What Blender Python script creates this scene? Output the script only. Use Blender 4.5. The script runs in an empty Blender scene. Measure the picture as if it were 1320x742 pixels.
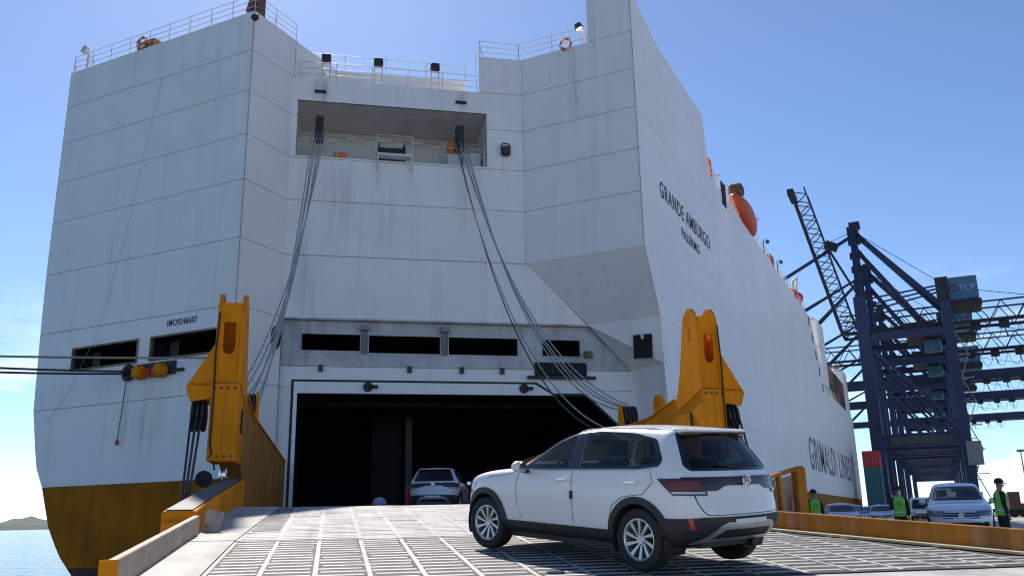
import bpy, bmesh, math, random
from mathutils import Vector, Matrix, Quaternion
from mathutils.bvhtree import BVHTree
random.seed(7)
R = math.radians
SC = bpy.context.scene
COL = SC.collection

# ------------------------------------------------------------------ camera, world, sun, exposure
# world axes: +Y = ship forward, +X = ship starboard, quay level z = 0
EYE = Vector((0, 0, 1.0)); FPX = 1112.4
_p, _r, _w = R(15.0), R(-1.12), R(25.72)
_F = Vector((0, math.cos(_p), math.sin(_p))); _X = Vector((1, 0, 0)); _U = Vector((0, -math.sin(_p), math.cos(_p)))
_R2 = _X * math.cos(_r) + _U * math.sin(_r); _U2 = -_X * math.sin(_r) + _U * math.cos(_r)
_Z = Matrix.Rotation(_w, 3, 'Z')
CF, CR, CU = _Z @ _F, _Z @ _R2, _Z @ _U2
cam = bpy.data.cameras.new('camera'); camo = bpy.data.objects.new('camera', cam); COL.objects.link(camo)
cam.sensor_width = 36; cam.lens = FPX / 1320 * 36; cam.clip_start = 0.05; cam.clip_end = 30000
m = Matrix((CR, CU, -CF)).transposed().to_4x4(); m.translation = EYE; camo.matrix_world = m
SC.camera = camo

SUN_AZ, SUN_EL = R(-43.6), R(45.0)
sd = Vector((math.sin(SUN_AZ) * math.cos(SUN_EL), math.cos(SUN_AZ) * math.cos(SUN_EL), math.sin(SUN_EL)))
w = bpy.data.worlds.new('World'); SC.world = w; w.use_nodes = True
nt = w.node_tree; nt.nodes.clear()
wo = nt.nodes.new('ShaderNodeOutputWorld'); bg = nt.nodes.new('ShaderNodeBackground')
sky = nt.nodes.new('ShaderNodeTexSky'); sky.sky_type = 'NISHITA'; sky.sun_disc = False
sky.sun_elevation = SUN_EL; sky.sun_rotation = SUN_AZ; sky.altitude = 0
sky.air_density = 0.7; sky.dust_density = 0.18; sky.ozone_density = 5.0
# low clouds all round the horizon
tc = nt.nodes.new('ShaderNodeTexCoord'); sep = nt.nodes.new('ShaderNodeSeparateXYZ')
nt.links.new(tc.outputs['Generated'], sep.inputs[0])
mp = nt.nodes.new('ShaderNodeMapping'); mp.inputs['Scale'].default_value = (3.2, 3.2, 11); mp.inputs['Location'].default_value = (1.7, 0.35, 0.6)
nt.links.new(tc.outputs['Generated'], mp.inputs[0])
nz = nt.nodes.new('ShaderNodeTexNoise'); nz.inputs['Scale'].default_value = 2.1; nz.inputs['Detail'].default_value = 9; nz.inputs['Roughness'].default_value = .56
nt.links.new(mp.outputs[0], nz.inputs['Vector'])
cr = nt.nodes.new('ShaderNodeValToRGB'); cr.color_ramp.elements[0].position = .53; cr.color_ramp.elements[1].position = .68
nt.links.new(nz.outputs[0], cr.inputs[0])
el = nt.nodes.new('ShaderNodeMapRange'); el.inputs[1].default_value = .02; el.inputs[2].default_value = .26; el.inputs[3].default_value = 1; el.inputs[4].default_value = 0
nt.links.new(sep.outputs[2], el.inputs[0])
mu = nt.nodes.new('ShaderNodeMath'); mu.operation = 'MULTIPLY'
nt.links.new(cr.outputs[0], mu.inputs[0]); nt.links.new(el.outputs[0], mu.inputs[1])
mx = nt.nodes.new('ShaderNodeMix'); mx.data_type = 'RGBA'; mx.inputs[7].default_value = (8.2, 8.6, 9.2, 1)
nt.links.new(mu.outputs[0], mx.inputs[0]); nt.links.new(sky.outputs[0], mx.inputs[6])
nt.links.new(mx.outputs[2], bg.inputs[0]); bg.inputs[1].default_value = 0.14
nt.links.new(bg.outputs[0], wo.inputs[0])
sl = bpy.data.lights.new('sun', 'SUN'); sl.energy = 5.0; sl.angle = R(.53); sl.color = (1, .93, .83)
so = bpy.data.objects.new('sun', sl); COL.objects.link(so); so.rotation_euler = sd.to_track_quat('Z', 'Y').to_euler(); so.location = (-60, 60, 90)
SC.view_settings.view_transform = 'Standard'; SC.view_settings.look = 'None'; SC.view_settings.gamma = 1; SC.view_settings.exposure = 0.3
try: SC.view_settings.use_curve_mapping = False
except Exception: pass
SC.render.engine = 'CYCLES'; SC.cycles.max_bounces = 8; SC.cycles.filter_width = 1.15; SC.cycles.transparent_max_bounces = 12
try: SC.cycles.use_denoising = True
except Exception: pass

# ------------------------------------------------------------------ helpers
def ray(x, y): return CF * FPX + CR * (x - 660) + CU * (371 - y)
def on(x, y, n, c):                                  # pixel of the photograph -> point on the plane n.p = c
    d = ray(x, y); n = Vector(n); return EYE + d * ((c - n.dot(EYE)) / n.dot(d))

class MB:
    """collects shapes and links them as one mesh"""
    def __init__(s, M=None): s.v = []; s.f = []; s.m = []; s.M = M
    def add(s, vs, fs, mi=0):
        o = len(s.v)
        for p in vs:
            p = Vector(p); s.v.append(s.M @ p if s.M else p)
        for f in fs: s.f.append([i + o for i in f]); s.m.append(mi)
        return s
    def box(s, x0, x1, y0, y1, z0, z1, mi=0):
        return s.add([(x0,y0,z0),(x1,y0,z0),(x1,y1,z0),(x0,y1,z0),(x0,y0,z1),(x1,y0,z1),(x1,y1,z1),(x0,y1,z1)],
              [(0,3,2,1),(4,5,6,7),(0,1,5,4),(1,2,6,5),(2,3,7,6),(3,0,4,7)], mi)
    def prism(s, poly, vec, mi=0):
        poly = [Vector(p) for p in poly]; vec = Vector(vec); n = len(poly)
        fs = [list(range(n))[::-1], [n + i for i in range(n)]] + [(i, (i+1) % n, n + (i+1) % n, n + i) for i in range(n)]
        return s.add(poly + [p + vec for p in poly], fs, mi)
    def bar(s, a, b, wd, ht=None, mi=0):                 # rectangular bar between two points
        a = Vector(a); b = Vector(b); ht = ht or wd; d = (b - a).normalized()
        up = Vector((0,0,1)) if abs(d.z) < .95 else Vector((0,1,0))
        sx = d.cross(up).normalized() * wd / 2; sz = sx.cross(d).normalized() * ht / 2
        return s.add([a-sx-sz,a+sx-sz,a+sx+sz,a-sx+sz,b-sx-sz,b+sx-sz,b+sx+sz,b-sx+sz],
              [(0,1,2,3),(7,6,5,4),(0,4,5,1),(1,5,6,2),(2,6,7,3),(3,7,4,0)], mi)
    def tube(s, pts, r, n=8, cap=True, mi=0):
        pts = [Vector(p) for p in pts]; rings = []; k = len(pts)
        rr = r if isinstance(r, (list, tuple)) else [r] * k
        t0 = (pts[1] - pts[0]).normalized(); a = t0.orthogonal().normalized()
        for i, p in enumerate(pts):
            t = (pts[min(i+1,k-1)] - pts[max(i-1,0)]).normalized()
            a = (a - t * a.dot(t)).normalized(); b = t.cross(a)
            rings.append([p + (a * math.cos(q) + b * math.sin(q)) * rr[i] for q in [2*math.pi*j/n for j in range(n)]])
        vs = [v for g in rings for v in g]; fs = []
        for i in range(k-1):
            for j in range(n): fs.append((i*n+j, i*n+(j+1)%n, (i+1)*n+(j+1)%n, (i+1)*n+j))
        if cap: fs.append(list(range(n))[::-1]); fs.append([(k-1)*n+j for j in range(n)])
        return s.add(vs, fs, mi)
    def lathe(s, prof, c=(0,0,0), axis=(0,0,1), n=24, mi=0, a0=0, a1=2*math.pi):
        c = Vector(c); ax = Vector(axis).normalized(); a = ax.orthogonal().normalized(); b = ax.cross(a)
        full = abs(a1 - a0 - 2*math.pi) < 1e-6; m_ = n if full else n + 1
        vs = [c + ax*h + (a*math.cos(q) + b*math.sin(q))*r for (r, h) in prof for q in [a0+(a1-a0)*j/n for j in range(m_)]]
        fs = []
        for i in range(len(prof)-1):
            for j in range(n if full else n):
                j2 = (j+1) % m_
                fs.append((i*m_+j, i*m_+j2, (i+1)*m_+j2, (i+1)*m_+j))
        return s.add(vs, fs, mi)
    def disc(s, c, r, axis, t, n=24, mi=0):
        return s.lathe([(0,0),(r,0),(r,t),(0,t)], c, axis, n, mi)
    def ball(s, c, rx, ry, rz, nu=14, nv=8, mi=0):
        c = Vector(c); vs = []; fs = []
        for i in range(nv+1):
            th = math.pi*i/nv
            for j in range(nu):
                ph = 2*math.pi*j/nu
                vs.append(c + Vector((rx*math.sin(th)*math.cos(ph), ry*math.sin(th)*math.sin(ph), rz*math.cos(th))))
        for i in range(nv):
            for j in range(nu): fs.append((i*nu+j, (i+1)*nu+j, (i+1)*nu+(j+1)%nu, i*nu+(j+1)%nu))
        return s.add(vs, fs, mi)
    def mesh(s, name, mats, smooth=False, bevel=0, weld=True):
        me = bpy.data.meshes.new(name)
        bm = bmesh.new(); vv = [bm.verts.new(p) for p in s.v]
        for f, mi in zip(s.f, s.m):
            try:
                g = bm.faces.new([vv[i] for i in f]); g.material_index = mi; g.smooth = smooth
            except ValueError: pass
        if weld: bmesh.ops.remove_doubles(bm, verts=bm.verts, dist=1e-5)
        if bevel:
            es = [e for e in bm.edges if len(e.link_faces) == 2 and e.calc_face_angle(0) > .5]
            bmesh.ops.bevel(bm, geom=es, offset=bevel, segments=1, affect='EDGES', clamp_overlap=True)
        bmesh.ops.recalc_face_normals(bm, faces=bm.faces)
        bm.to_mesh(me); bm.free()
        for mt in (mats if isinstance(mats, (list, tuple)) else [mats]): me.materials.append(mt)
        return me
    def build(s, name, mats, parent=None, smooth=False, bevel=0, weld=True, **kw):
        return link(name, s.mesh(name, mats, smooth, bevel, weld), parent, **kw)

def link(name, data, parent=None, label=None, cat=None, group=None, kind=None):
    o = bpy.data.objects.new(name, data); COL.objects.link(o)
    if parent: o.parent = parent
    return tag(o, label, cat, group, kind)
def tag(o, label=None, cat=None, group=None, kind=None):
    if label: o['label'] = label
    if cat: o['category'] = cat
    if group: o['group'] = group
    if kind: o['kind'] = kind
    return o
def empty(name, loc=(0,0,0), rz=0, **kw):
    o = link(name, None, **kw); o.location = loc; o.rotation_euler = (0,0,rz); o.empty_display_size = .3
    return o
def copy_tree(o, parent=None):
    c = o.copy(); COL.objects.link(c); c.parent = parent
    for ch in list(o.children): copy_tree(ch, c)
    return c

# ------------------------------------------------------------------ materials
def mat(name, col, rough=.6, metal=0.0, var=.12, vscale=3.0, bump=0.0, bscale=40.0, stain=None, stain_amt=0.0, streak=None, streak_amt=0.0,
        spec=.5, coat=0.0, emit=None, estr=0.0, streak_scale=(1.6,1.6,.10), stain_scale=1.2, streak2=None, streak2_amt=0.0, tracks=0.0, spots=()):
    m = bpy.data.materials.new(name); m.use_nodes = True; t = m.node_tree; n = t.nodes; b = n['Principled BSDF']
    b.inputs['Roughness'].default_value = rough; b.inputs['Metallic'].default_value = metal
    b.inputs['Specular IOR Level'].default_value = spec; b.inputs['Coat Weight'].default_value = coat
    if coat: b.inputs['Coat Roughness'].default_value = .03
    if emit: b.inputs['Emission Color'].default_value = (*emit, 1); b.inputs['Emission Strength'].default_value = estr
    geo = n.new('ShaderNodeNewGeometry'); pos = geo.outputs['Position']
    def noise(scale, detail=4, vec=None, rgh=.55):
        q = n.new('ShaderNodeTexNoise'); q.inputs['Scale'].default_value = scale; q.inputs['Detail'].default_value = detail; q.inputs['Roughness'].default_value = rgh
        t.links.new(vec or pos, q.inputs['Vector']); return q.outputs[0]
    def ramp(x, lo, hi):
        q = n.new('ShaderNodeMapRange'); q.inputs[1].default_value = lo; q.inputs[2].default_value = hi; q.clamp = True
        t.links.new(x, q.inputs[0]); return q.outputs[0]
    def mix(fac, a, bcol):
        q = n.new('ShaderNodeMix'); q.data_type = 'RGBA'
        if isinstance(fac, (int, float)): q.inputs[0].default_value = fac
        else: t.links.new(fac, q.inputs[0])
        for k, x in ((6, a), (7, bcol)):
            if isinstance(x, tuple): q.inputs[k].default_value = (*x, 1)
            else: t.links.new(x, q.inputs[k])
        return q.outputs[2]
    def mul(x, k):
        q = n.new('ShaderNodeMath'); q.operation = 'MULTIPLY'; t.links.new(x, q.inputs[0]); q.inputs[1].default_value = k; return q.outputs[0]
    c = mix(ramp(noise(vscale), .3, .7), tuple(max(0, x*(1-var)) for x in col), tuple(min(1, x*(1+var)) for x in col))
    if stain:
        c = mix(mul(ramp(noise(stain_scale, 8, rgh=.65), .52, .72), stain_amt), c, stain)
    if streak:
        mp = n.new('ShaderNodeMapping'); mp.inputs['Scale'].default_value = streak_scale; t.links.new(pos, mp.inputs[0])
        c = mix(mul(ramp(noise(1.0, 6, mp.outputs[0], .6), .5, .76), streak_amt), c, streak)
    if tracks:                                   # tyre rubber in bands along the ramp
        m1 = n.new('ShaderNodeMapping'); m1.inputs['Rotation'].default_value = (0,0,-R(37.5)); t.links.new(pos, m1.inputs[0])
        m2 = n.new('ShaderNodeMapping'); m2.inputs['Scale'].default_value = (1.5,.10,.3); t.links.new(m1.outputs[0], m2.inputs[0])
        c = mix(mul(ramp(noise(1.0, 5, m2.outputs[0], .65), .44, .66), tracks), c, (.055,.053,.05))
    for (ctr, rad, colr, amt) in spots:          # soot and rust patches at fixed places on the plating
        m1 = n.new('ShaderNodeMapping'); m1.inputs['Location'].default_value = tuple(-a/b_ for a, b_ in zip(ctr, rad)); m1.inputs['Scale'].default_value = tuple(1/b_ for b_ in rad); t.links.new(pos, m1.inputs[0])
        ln = n.new('ShaderNodeVectorMath'); ln.operation = 'LENGTH'; t.links.new(m1.outputs[0], ln.inputs[0])
        q0 = n.new('ShaderNodeMapRange'); q0.inputs[1].default_value = 1.0; q0.inputs[2].default_value = .15; t.links.new(ln.outputs['Value'], q0.inputs[0])
        q = n.new('ShaderNodeMath'); q.operation = 'MULTIPLY'; t.links.new(q0.outputs[0], q.inputs[0]); m3 = n.new('ShaderNodeMapping'); m3.inputs['Scale'].default_value = (3.2,3.2,.22); t.links.new(pos, m3.inputs[0]); t.links.new(ramp(noise(1.0, 5, m3.outputs[0]), .34, .66), q.inputs[1])
        c = mix(mul(q.outputs[0], amt*.75), c, colr)
    if streak2:                                  # thin rust runs in scattered places
        mp = n.new('ShaderNodeMapping'); mp.inputs['Scale'].default_value = (4.5,4.5,.16); t.links.new(pos, mp.inputs[0])
        q = n.new('ShaderNodeMath'); q.operation = 'MULTIPLY'; t.links.new(ramp(noise(1.0, 5, mp.outputs[0], .6), .60, .72), q.inputs[0]); t.links.new(ramp(noise(.16, 3), .50, .68), q.inputs[1])
        c = mix(mul(q.outputs[0], streak2_amt), c, streak2)
    t.links.new(c, b.inputs['Base Color'])
    if bump:
        bp = n.new('ShaderNodeBump'); bp.inputs['Strength'].default_value = bump; bp.inputs['Distance'].default_value = .02
        t.links.new(noise(bscale, 6), bp.inputs['Height']); t.links.new(bp.outputs[0], b.inputs['Normal'])
    rr = n.new('ShaderNodeMapRange'); rr.inputs[3].default_value = max(.02, rough-.08); rr.inputs[4].default_value = min(1, rough+.1)
    t.links.new(noise(vscale*2.3), rr.inputs[0]); t.links.new(rr.outputs[0], b.inputs['Roughness'])
    return m
def glass_mat(name, tint, refl=.08):
    m = bpy.data.materials.new(name); m.use_nodes = True; t = m.node_tree; n = t.nodes; n.clear()
    o = n.new('ShaderNodeOutputMaterial'); tr = n.new('ShaderNodeBsdfTransparent'); tr.inputs[0].default_value = (*tint, 1)
    gl = n.new('ShaderNodeBsdfGlossy'); gl.inputs[1].default_value = .02
    fr = n.new('ShaderNodeFresnel'); fr.inputs[0].default_value = 1.5
    g = n.new('ShaderNodeNewGeometry'); sb = n.new('ShaderNodeMath'); sb.operation = 'SUBTRACT'; sb.inputs[0].default_value = 1; t.links.new(g.outputs['Backfacing'], sb.inputs[1])
    mm = n.new('ShaderNodeMath'); mm.operation = 'MULTIPLY'; t.links.new(fr.outputs[0], mm.inputs[0]); t.links.new(sb.outputs[0], mm.inputs[1])
    ms = n.new('ShaderNodeMixShader'); t.links.new(mm.outputs[0], ms.inputs[0]); t.links.new(tr.outputs[0], ms.inputs[1]); t.links.new(gl.outputs[0], ms.inputs[2])
    t.links.new(ms.outputs[0], o.inputs[0]); return m

RUST = (.16, .085, .04)
SOOT, RUSTC = (.10,.09,.085), (.34,.22,.12)
_dd = Vector((math.sin(R(52.32)), math.cos(R(52.32)), 0))
def _u(u, z): p = Vector((-30.3,34.77,0)) + _dd*u; return (p.x, p.y, z)
SPOTS = [(_u(1.5,25.0),(.7,.7,1.3),SOOT,.9), (_u(9.6,25.0),(.5,.5,1.0),SOOT,.6), (_u(12.2,20.9),(.35,.35,1.0),RUSTC,.9), (_u(2.6,18.2),(1.0,1.0,3.6),SOOT,.45), (_u(1.2,14.0),(.9,.9,4.0),SOOT,.4), (_u(9.9,18.6),(.8,.8,2.6),RUSTC,.4),
         (_u(4.8,19.9),(.25,.25,1.2),RUSTC,.7), (_u(6.7,19.9),(.25,.25,1.2),RUSTC,.7), (_u(5.6,17.3),(2.2,2.2,2.6),SOOT,.22), ((-37.3,31.35,6.6),(.35,.5,2.2),RUSTC,.8), ((-35.6,31.35,6.2),(1.3,.5,2.6),(.40,.33,.25),.8), ((-16.4,42.9,26.0),(.5,.5,4.0),(.40,.36,.30),.6),
         (_u(16.9,8.9),(.5,.5,1.3),RUSTC,.8)]
M = {}
M['ship_white'] = mat('ship_white', spec=.3, col=(.83,.78,.745), rough=.45, var=.05, vscale=.35, streak=(.56,.51,.46), streak_amt=.25, stain=(.66,.63,.61), stain_amt=.3, stain_scale=.35, bump=.35, bscale=.55, streak2=(.40,.27,.16), streak2_amt=.6, spots=SPOTS)
M['ship_side'] = mat('ship_side', spec=.3, col=(.80,.77,.755), rough=.4, var=.04, vscale=.2, streak=(.62,.58,.54), streak_amt=.25, stain=(.69,.67,.66), stain_amt=.3, stain_scale=.12, bump=.3, bscale=.4, streak2=(.38,.30,.22), streak2_amt=.35)
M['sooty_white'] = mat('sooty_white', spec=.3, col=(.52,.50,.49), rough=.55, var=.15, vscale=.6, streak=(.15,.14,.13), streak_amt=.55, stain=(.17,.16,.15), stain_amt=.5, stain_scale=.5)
M['rust_white'] = mat('rust_white', (.42,.38,.34), .7, var=.3, vscale=1.2, stain=RUST, stain_amt=.6, stain_scale=1.1)
M['seam'] = mat('seam', (.20,.14,.09), .8, var=.4, vscale=2, stain=RUST, stain_amt=.6)
M['ship_yellow'] = mat('ship_yellow', spec=.05, col=(.36,.118,.003), rough=.55, var=.15, vscale=.5, stain=(.09,.04,.012), stain_amt=.55, stain_scale=.55, streak=(.12,.06,.02), streak_amt=.4)
M['boot_dark'] = mat('boot_dark', (.06,.028,.02), .8, var=.3)
M['ramp_yellow'] = mat('ramp_yellow', spec=.05, col=(.78,.25,.008), rough=.5, var=.1, vscale=1.2, stain=(.42,.125,.006), stain_amt=.4, stain_scale=1.1, streak=(.30,.11,.015), streak_amt=.3, streak_scale=(3,3,.3), bump=.06, bscale=6)
M['worn_yellow'] = mat('worn_yellow', spec=.05, col=(.40,.16,.025), rough=.65, var=.2, vscale=1.5, stain=(.25,.13,.07), stain_amt=.7, stain_scale=1.6, streak=(.6,.52,.42), streak_amt=.3, streak_scale=(5,5,.8), bump=.12, bscale=12)
M['worn_plate'] = mat('worn_plate', (.40,.32,.24), .7, var=.15, vscale=3, stain=(.10,.07,.05), stain_amt=.85, stain_scale=3.5, streak=(.3,.22,.14), streak_amt=.35, streak_scale=(6,6,1.5), bump=.25, bscale=14)
M['black'] = mat('black', (.018,.018,.018), .6, var=.3)
M['black_hole'] = mat('black_hole', (.012,.012,.012), .9, var=.3)
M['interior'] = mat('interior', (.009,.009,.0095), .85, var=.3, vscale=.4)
M['dark_steel'] = mat('dark_steel', (.05,.05,.05), .5, .5, var=.3, stain=RUST, stain_amt=.4)
M['grey_steel'] = mat('grey_steel', (.22,.22,.215), .5, .2, var=.15, stain=RUST, stain_amt=.3)
M['rail_white'] = mat('rail_white', (.62,.60,.57), .5, var=.1, stain=(.35,.18,.1), stain_amt=.4, stain_scale=3)
M['chrome'] = mat('chrome', (.75,.75,.75), .18, 1.0, var=.05)
M['beige'] = mat('beige', (.70,.66,.62), .6, var=.08, stain=(.3,.25,.2), stain_amt=.4, stain_scale=.6)
M['orange'] = mat('orange', (.72,.16,.03), .5, var=.1, stain=(.3,.07,.02), stain_amt=.3)
M['boat_orange'] = mat('boat_orange', (.50,.055,.012), .45, var=.1)
M['red'] = mat('red', (.55,.03,.02), .5, var=.1)
M['letter'] = mat('letter', (.03,.035,.05), .6, var=.2)
M['letter_worn'] = mat('letter_worn', (.13,.145,.18), .6, var=.35, vscale=.6)
M['wire'] = mat('wire', (.33,.32,.305), .45, .15, var=.35, vscale=6)
M['wire_dark'] = mat('wire_dark', (.06,.055,.05), .6, .2, var=.4, vscale=6)
M['rope'] = mat('rope', (.32,.28,.22), .9, var=.25, vscale=12, bump=.3, bscale=60)
M['ramp_base'] = mat('ramp_base', (.04,.039,.038), .8, var=.25, vscale=2.5, stain=(.02,.02,.019), stain_amt=.6, stain_scale=1.3, bump=.2, bscale=30, tracks=0.5)
M['ramp_bar'] = mat('ramp_bar', (.50,.485,.46), .65, var=.18, vscale=2.0, stain=(.22,.21,.2), stain_amt=.65, stain_scale=1.7, bump=.15, bscale=40, tracks=0.5)
M['ramp_deck'] = mat('ramp_deck', (.49,.465,.435), .75, var=.15, vscale=1.2, stain=(.24,.23,.21), stain_amt=.7, stain_scale=1.1, bump=.2, bscale=35, tracks=0.38)
M['ramp_mid'] = mat('ramp_mid', (.44,.435,.425), .75, var=.2, vscale=1.5, stain=(.2,.19,.18), stain_amt=.7, stain_scale=1.4, bump=.2, bscale=35, tracks=0.6)
M['concrete'] = mat('concrete', (.36,.345,.32), .85, var=.12, vscale=.25, stain=(.16,.155,.15), stain_amt=.6, stain_scale=.15, bump=.15, bscale=8)
M['crane_blue'] = mat('crane_blue', (.010,.020,.075), .5, var=.15, vscale=.3, stain=(.012,.016,.035), stain_amt=.5, stain_scale=.2)
M['crane_dark'] = mat('crane_dark', (.014,.015,.02), .6, var=.3, vscale=.4)
M['crane_house'] = mat('crane_house', (.05,.13,.24), .5, var=.1, vscale=.5)
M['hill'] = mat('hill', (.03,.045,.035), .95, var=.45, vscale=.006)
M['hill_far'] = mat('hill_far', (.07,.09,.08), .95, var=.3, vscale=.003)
M['paint_white'] = mat('paint_white', (.74,.725,.70), .35, var=.01, vscale=1, coat=.6)
M['paint_silver'] = mat('paint_silver', (.34,.38,.45), .32, .3, var=.01, vscale=1, coat=1.0)
M['paint_pale'] = mat('paint_pale', (.62,.64,.67), .32, .2, var=.01, vscale=1, coat=.8)
M['paint_blue'] = mat('paint_blue', (.22,.28,.38), .32, .3, var=.01, vscale=1, coat=1.0)
M['paint_dark'] = mat('paint_dark', (.05,.06,.075), .3, .2, var=.01, vscale=1, coat=1.0)
M['cladding'] = mat('cladding', (.022,.022,.023), .62, var=.15, vscale=8, bump=.05, bscale=200)
M['rubber'] = mat('rubber', (.017,.017,.017), .8, var=.2, vscale=20)
M['gloss_black'] = mat('gloss_black', (.01,.01,.011), .15, var=.1, coat=.5)
M['silver_trim'] = mat('silver_trim', (.50,.51,.52), .35, .6, var=.05)
M['alloy'] = mat('alloy', (.62,.63,.64), .3, .75, var=.05)
M['seat'] = mat('seat', (.03,.032,.036), .85, var=.2, vscale=10)
M['lamp_red'] = mat('lamp_red', (.05,.004,.005), .3, var=.1, coat=.3)
M['tail_red'] = mat('tail_red', (.13,.006,.007), .35, var=.2, coat=.25)
M['lamp_dark'] = mat('lamp_dark', (.016,.005,.006), .25, var=.2, coat=.3)
M['lamp_clear'] = mat('lamp_clear', (.45,.47,.5), .12, .2, var=.1, coat=.8)
M['headlamp'] = mat('headlamp', (.16,.17,.19), .1, .3, var=.6, vscale=14, coat=1.0)
M['reflector'] = mat('reflector', (.5,.02,.02), .3, var=.1, coat=.6)
M['glass'] = glass_mat('glass', (.62,.68,.69))
M['glass_dark'] = glass_mat('glass_dark', (.36,.39,.41))
M['vest'] = mat('vest', (.20,.62,.06), .7, var=.1, vscale=15)
M['tape'] = mat('tape', (.60,.62,.55), .4, var=.05)
M['cloth_black'] = mat('cloth_black', (.02,.02,.024), .9, var=.3, vscale=14)
M['skin'] = mat('skin', (.30,.17,.11), .6, var=.1, vscale=10)
M['white_plastic'] = mat('white_plastic', (.7,.71,.72), .4, var=.05)
M['pale_blue'] = mat('pale_blue', (.32,.38,.55), .5, var=.1)
M['lamp_glow'] = mat('lamp_glow', (.9,.75,.45), .4, emit=(1,.78,.42), estr=2.5)
M['teal'] = mat('teal', (.03,.16,.17), .6, var=.15, vscale=.6, streak=(.02,.06,.06), streak_amt=.5)
M['brown_box'] = mat('brown_box', (.17,.07,.045), .65, var=.2, vscale=.6, streak=(.08,.03,.02), streak_amt=.5)
M['grey_box'] = mat('grey_box', (.06,.065,.07), .65, var=.2, vscale=.6)

# ------------------------------------------------------------------ sea, quay, hills
def water_mat():
    m = bpy.data.materials.new('sea_water'); m.use_nodes = True; t = m.node_tree; b = t.nodes['Principled BSDF']
    b.inputs['Base Color'].default_value = (.035,.075,.105,1); b.inputs['Roughness'].default_value = .12; b.inputs['IOR'].default_value = 1.33
    g = t.nodes.new('ShaderNodeNewGeometry'); hs = []
    for sc, dist, st in ((.35, .35, .8), (2.2, .08, .7)):
        mp = t.nodes.new('ShaderNodeMapping'); mp.inputs['Scale'].default_value = (1, 1.6, 1); mp.inputs['Rotation'].default_value = (0,0,.6)
        t.links.new(g.outputs['Position'], mp.inputs[0])
        q = t.nodes.new('ShaderNodeTexNoise'); q.inputs['Scale'].default_value = sc; q.inputs['Detail'].default_value = 6; t.links.new(mp.outputs[0], q.inputs['Vector'])
        bp = t.nodes.new('ShaderNodeBump'); bp.inputs['Strength'].default_value = st; bp.inputs['Distance'].default_value = dist
        t.links.new(q.outputs[0], bp.inputs['Height'])
        if hs: t.links.new(hs[-1].outputs[0], bp.inputs['Normal'])
        hs.append(bp)
    t.links.new(hs[-1].outputs[0], b.inputs['Normal']); return m
M['water'] = water_mat()
SEA = -2.2
mb = MB(); mb.add([(-16000,-400,SEA),(16000,-400,SEA),(16000,16000,SEA),(-16000,16000,SEA)], [(0,1,2,3)])
mb.build('sea', M['water'], kind='structure')
QX = -11.4
mb = MB(); mb.box(QX, 4000, -60, 9000, -6, 0)
quay = mb.build('quay', M['concrete'], kind='structure')
mb = MB(); mb.box(QX-.02, QX+.5, -60, 400, -.5, .06); mb.build('quay_edge_beam', M['grey_box'], quay)
def ridge(name, m, dist, depth, a0, a1, h0, seed):
    rnd = random.Random(seed); mb = MB(); n = 120; ph = [rnd.uniform(0, 6.28) for _ in range(8)]; rows = 7
    vs = []
    for k in range(rows):
        q = k / (rows-1)
        for i in range(n+1):
            a = a0 + (a1-a0)*i/n
            hh = h0*(.55 + .2*math.sin(a*23+ph[0]) + .13*math.sin(a*61+ph[1]) + .07*math.sin(a*143+ph[2]) + .05*math.sin(a*311+ph[3]+k) + .035*rnd.uniform(-1,1))
            d = dist + depth*q
            vs.append((math.sin(a)*d, math.cos(a)*d, SEA-2 + max(0, hh*math.sin(math.pi*min(.5, q*.6+.02)*1.0)*1.25 if q < .8 else hh*(1-q)*3)))
    fs = [(k*(n+1)+i, k*(n+1)+i+1, (k+1)*(n+1)+i+1, (k+1)*(n+1)+i) for k in range(rows-1) for i in range(n)]
    mb.add(vs, fs); mb.build(name, m, kind='structure', smooth=True)
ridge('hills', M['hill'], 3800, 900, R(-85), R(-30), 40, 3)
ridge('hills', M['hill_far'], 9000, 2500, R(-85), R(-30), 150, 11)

# ------------------------------------------------------------------ the ship
ship = empty('cargo_ship', (-28.8, 31.35, SEA), label='huge white car carrier ship with yellow lower hull and open stern door', cat='ship')
SHIP_M = Matrix.Translation((28.8, -31.35, -SEA))
def SB(): return MB(SHIP_M)
YT, YR, XI, XS, XP = 31.35, 42.89, -30.3, -12.73, -44.9
SEAMS = [28.0, 25.63, 23.25, 20.73, 18.2, 15.05, 11.55]
DD = Vector((math.sin(R(52.32)), math.cos(R(52.32)), 0)); DN = Vector((DD.y, -DD.x, 0))   # diagonal wall: direction, outward normal
D0 = Vector((XI, 34.77, 0))
def port_x(z):
    pr = [(-3,-37.2),(-2.2,-38.9),(-1.33,-40.05),(-.32,-41.2),(1.03,-42.2),(3.1,-43.07),(4.27,-43.78),(7.24,-44.52),(11.5,-44.75),(16,-44.9),(40,-44.9)]
    for (a, b), (c, d) in zip(pr, pr[1:]):
        if a <= z <= c: return b + (d-b)*(z-a)/(c-a)
    return pr[0][1]
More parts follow.
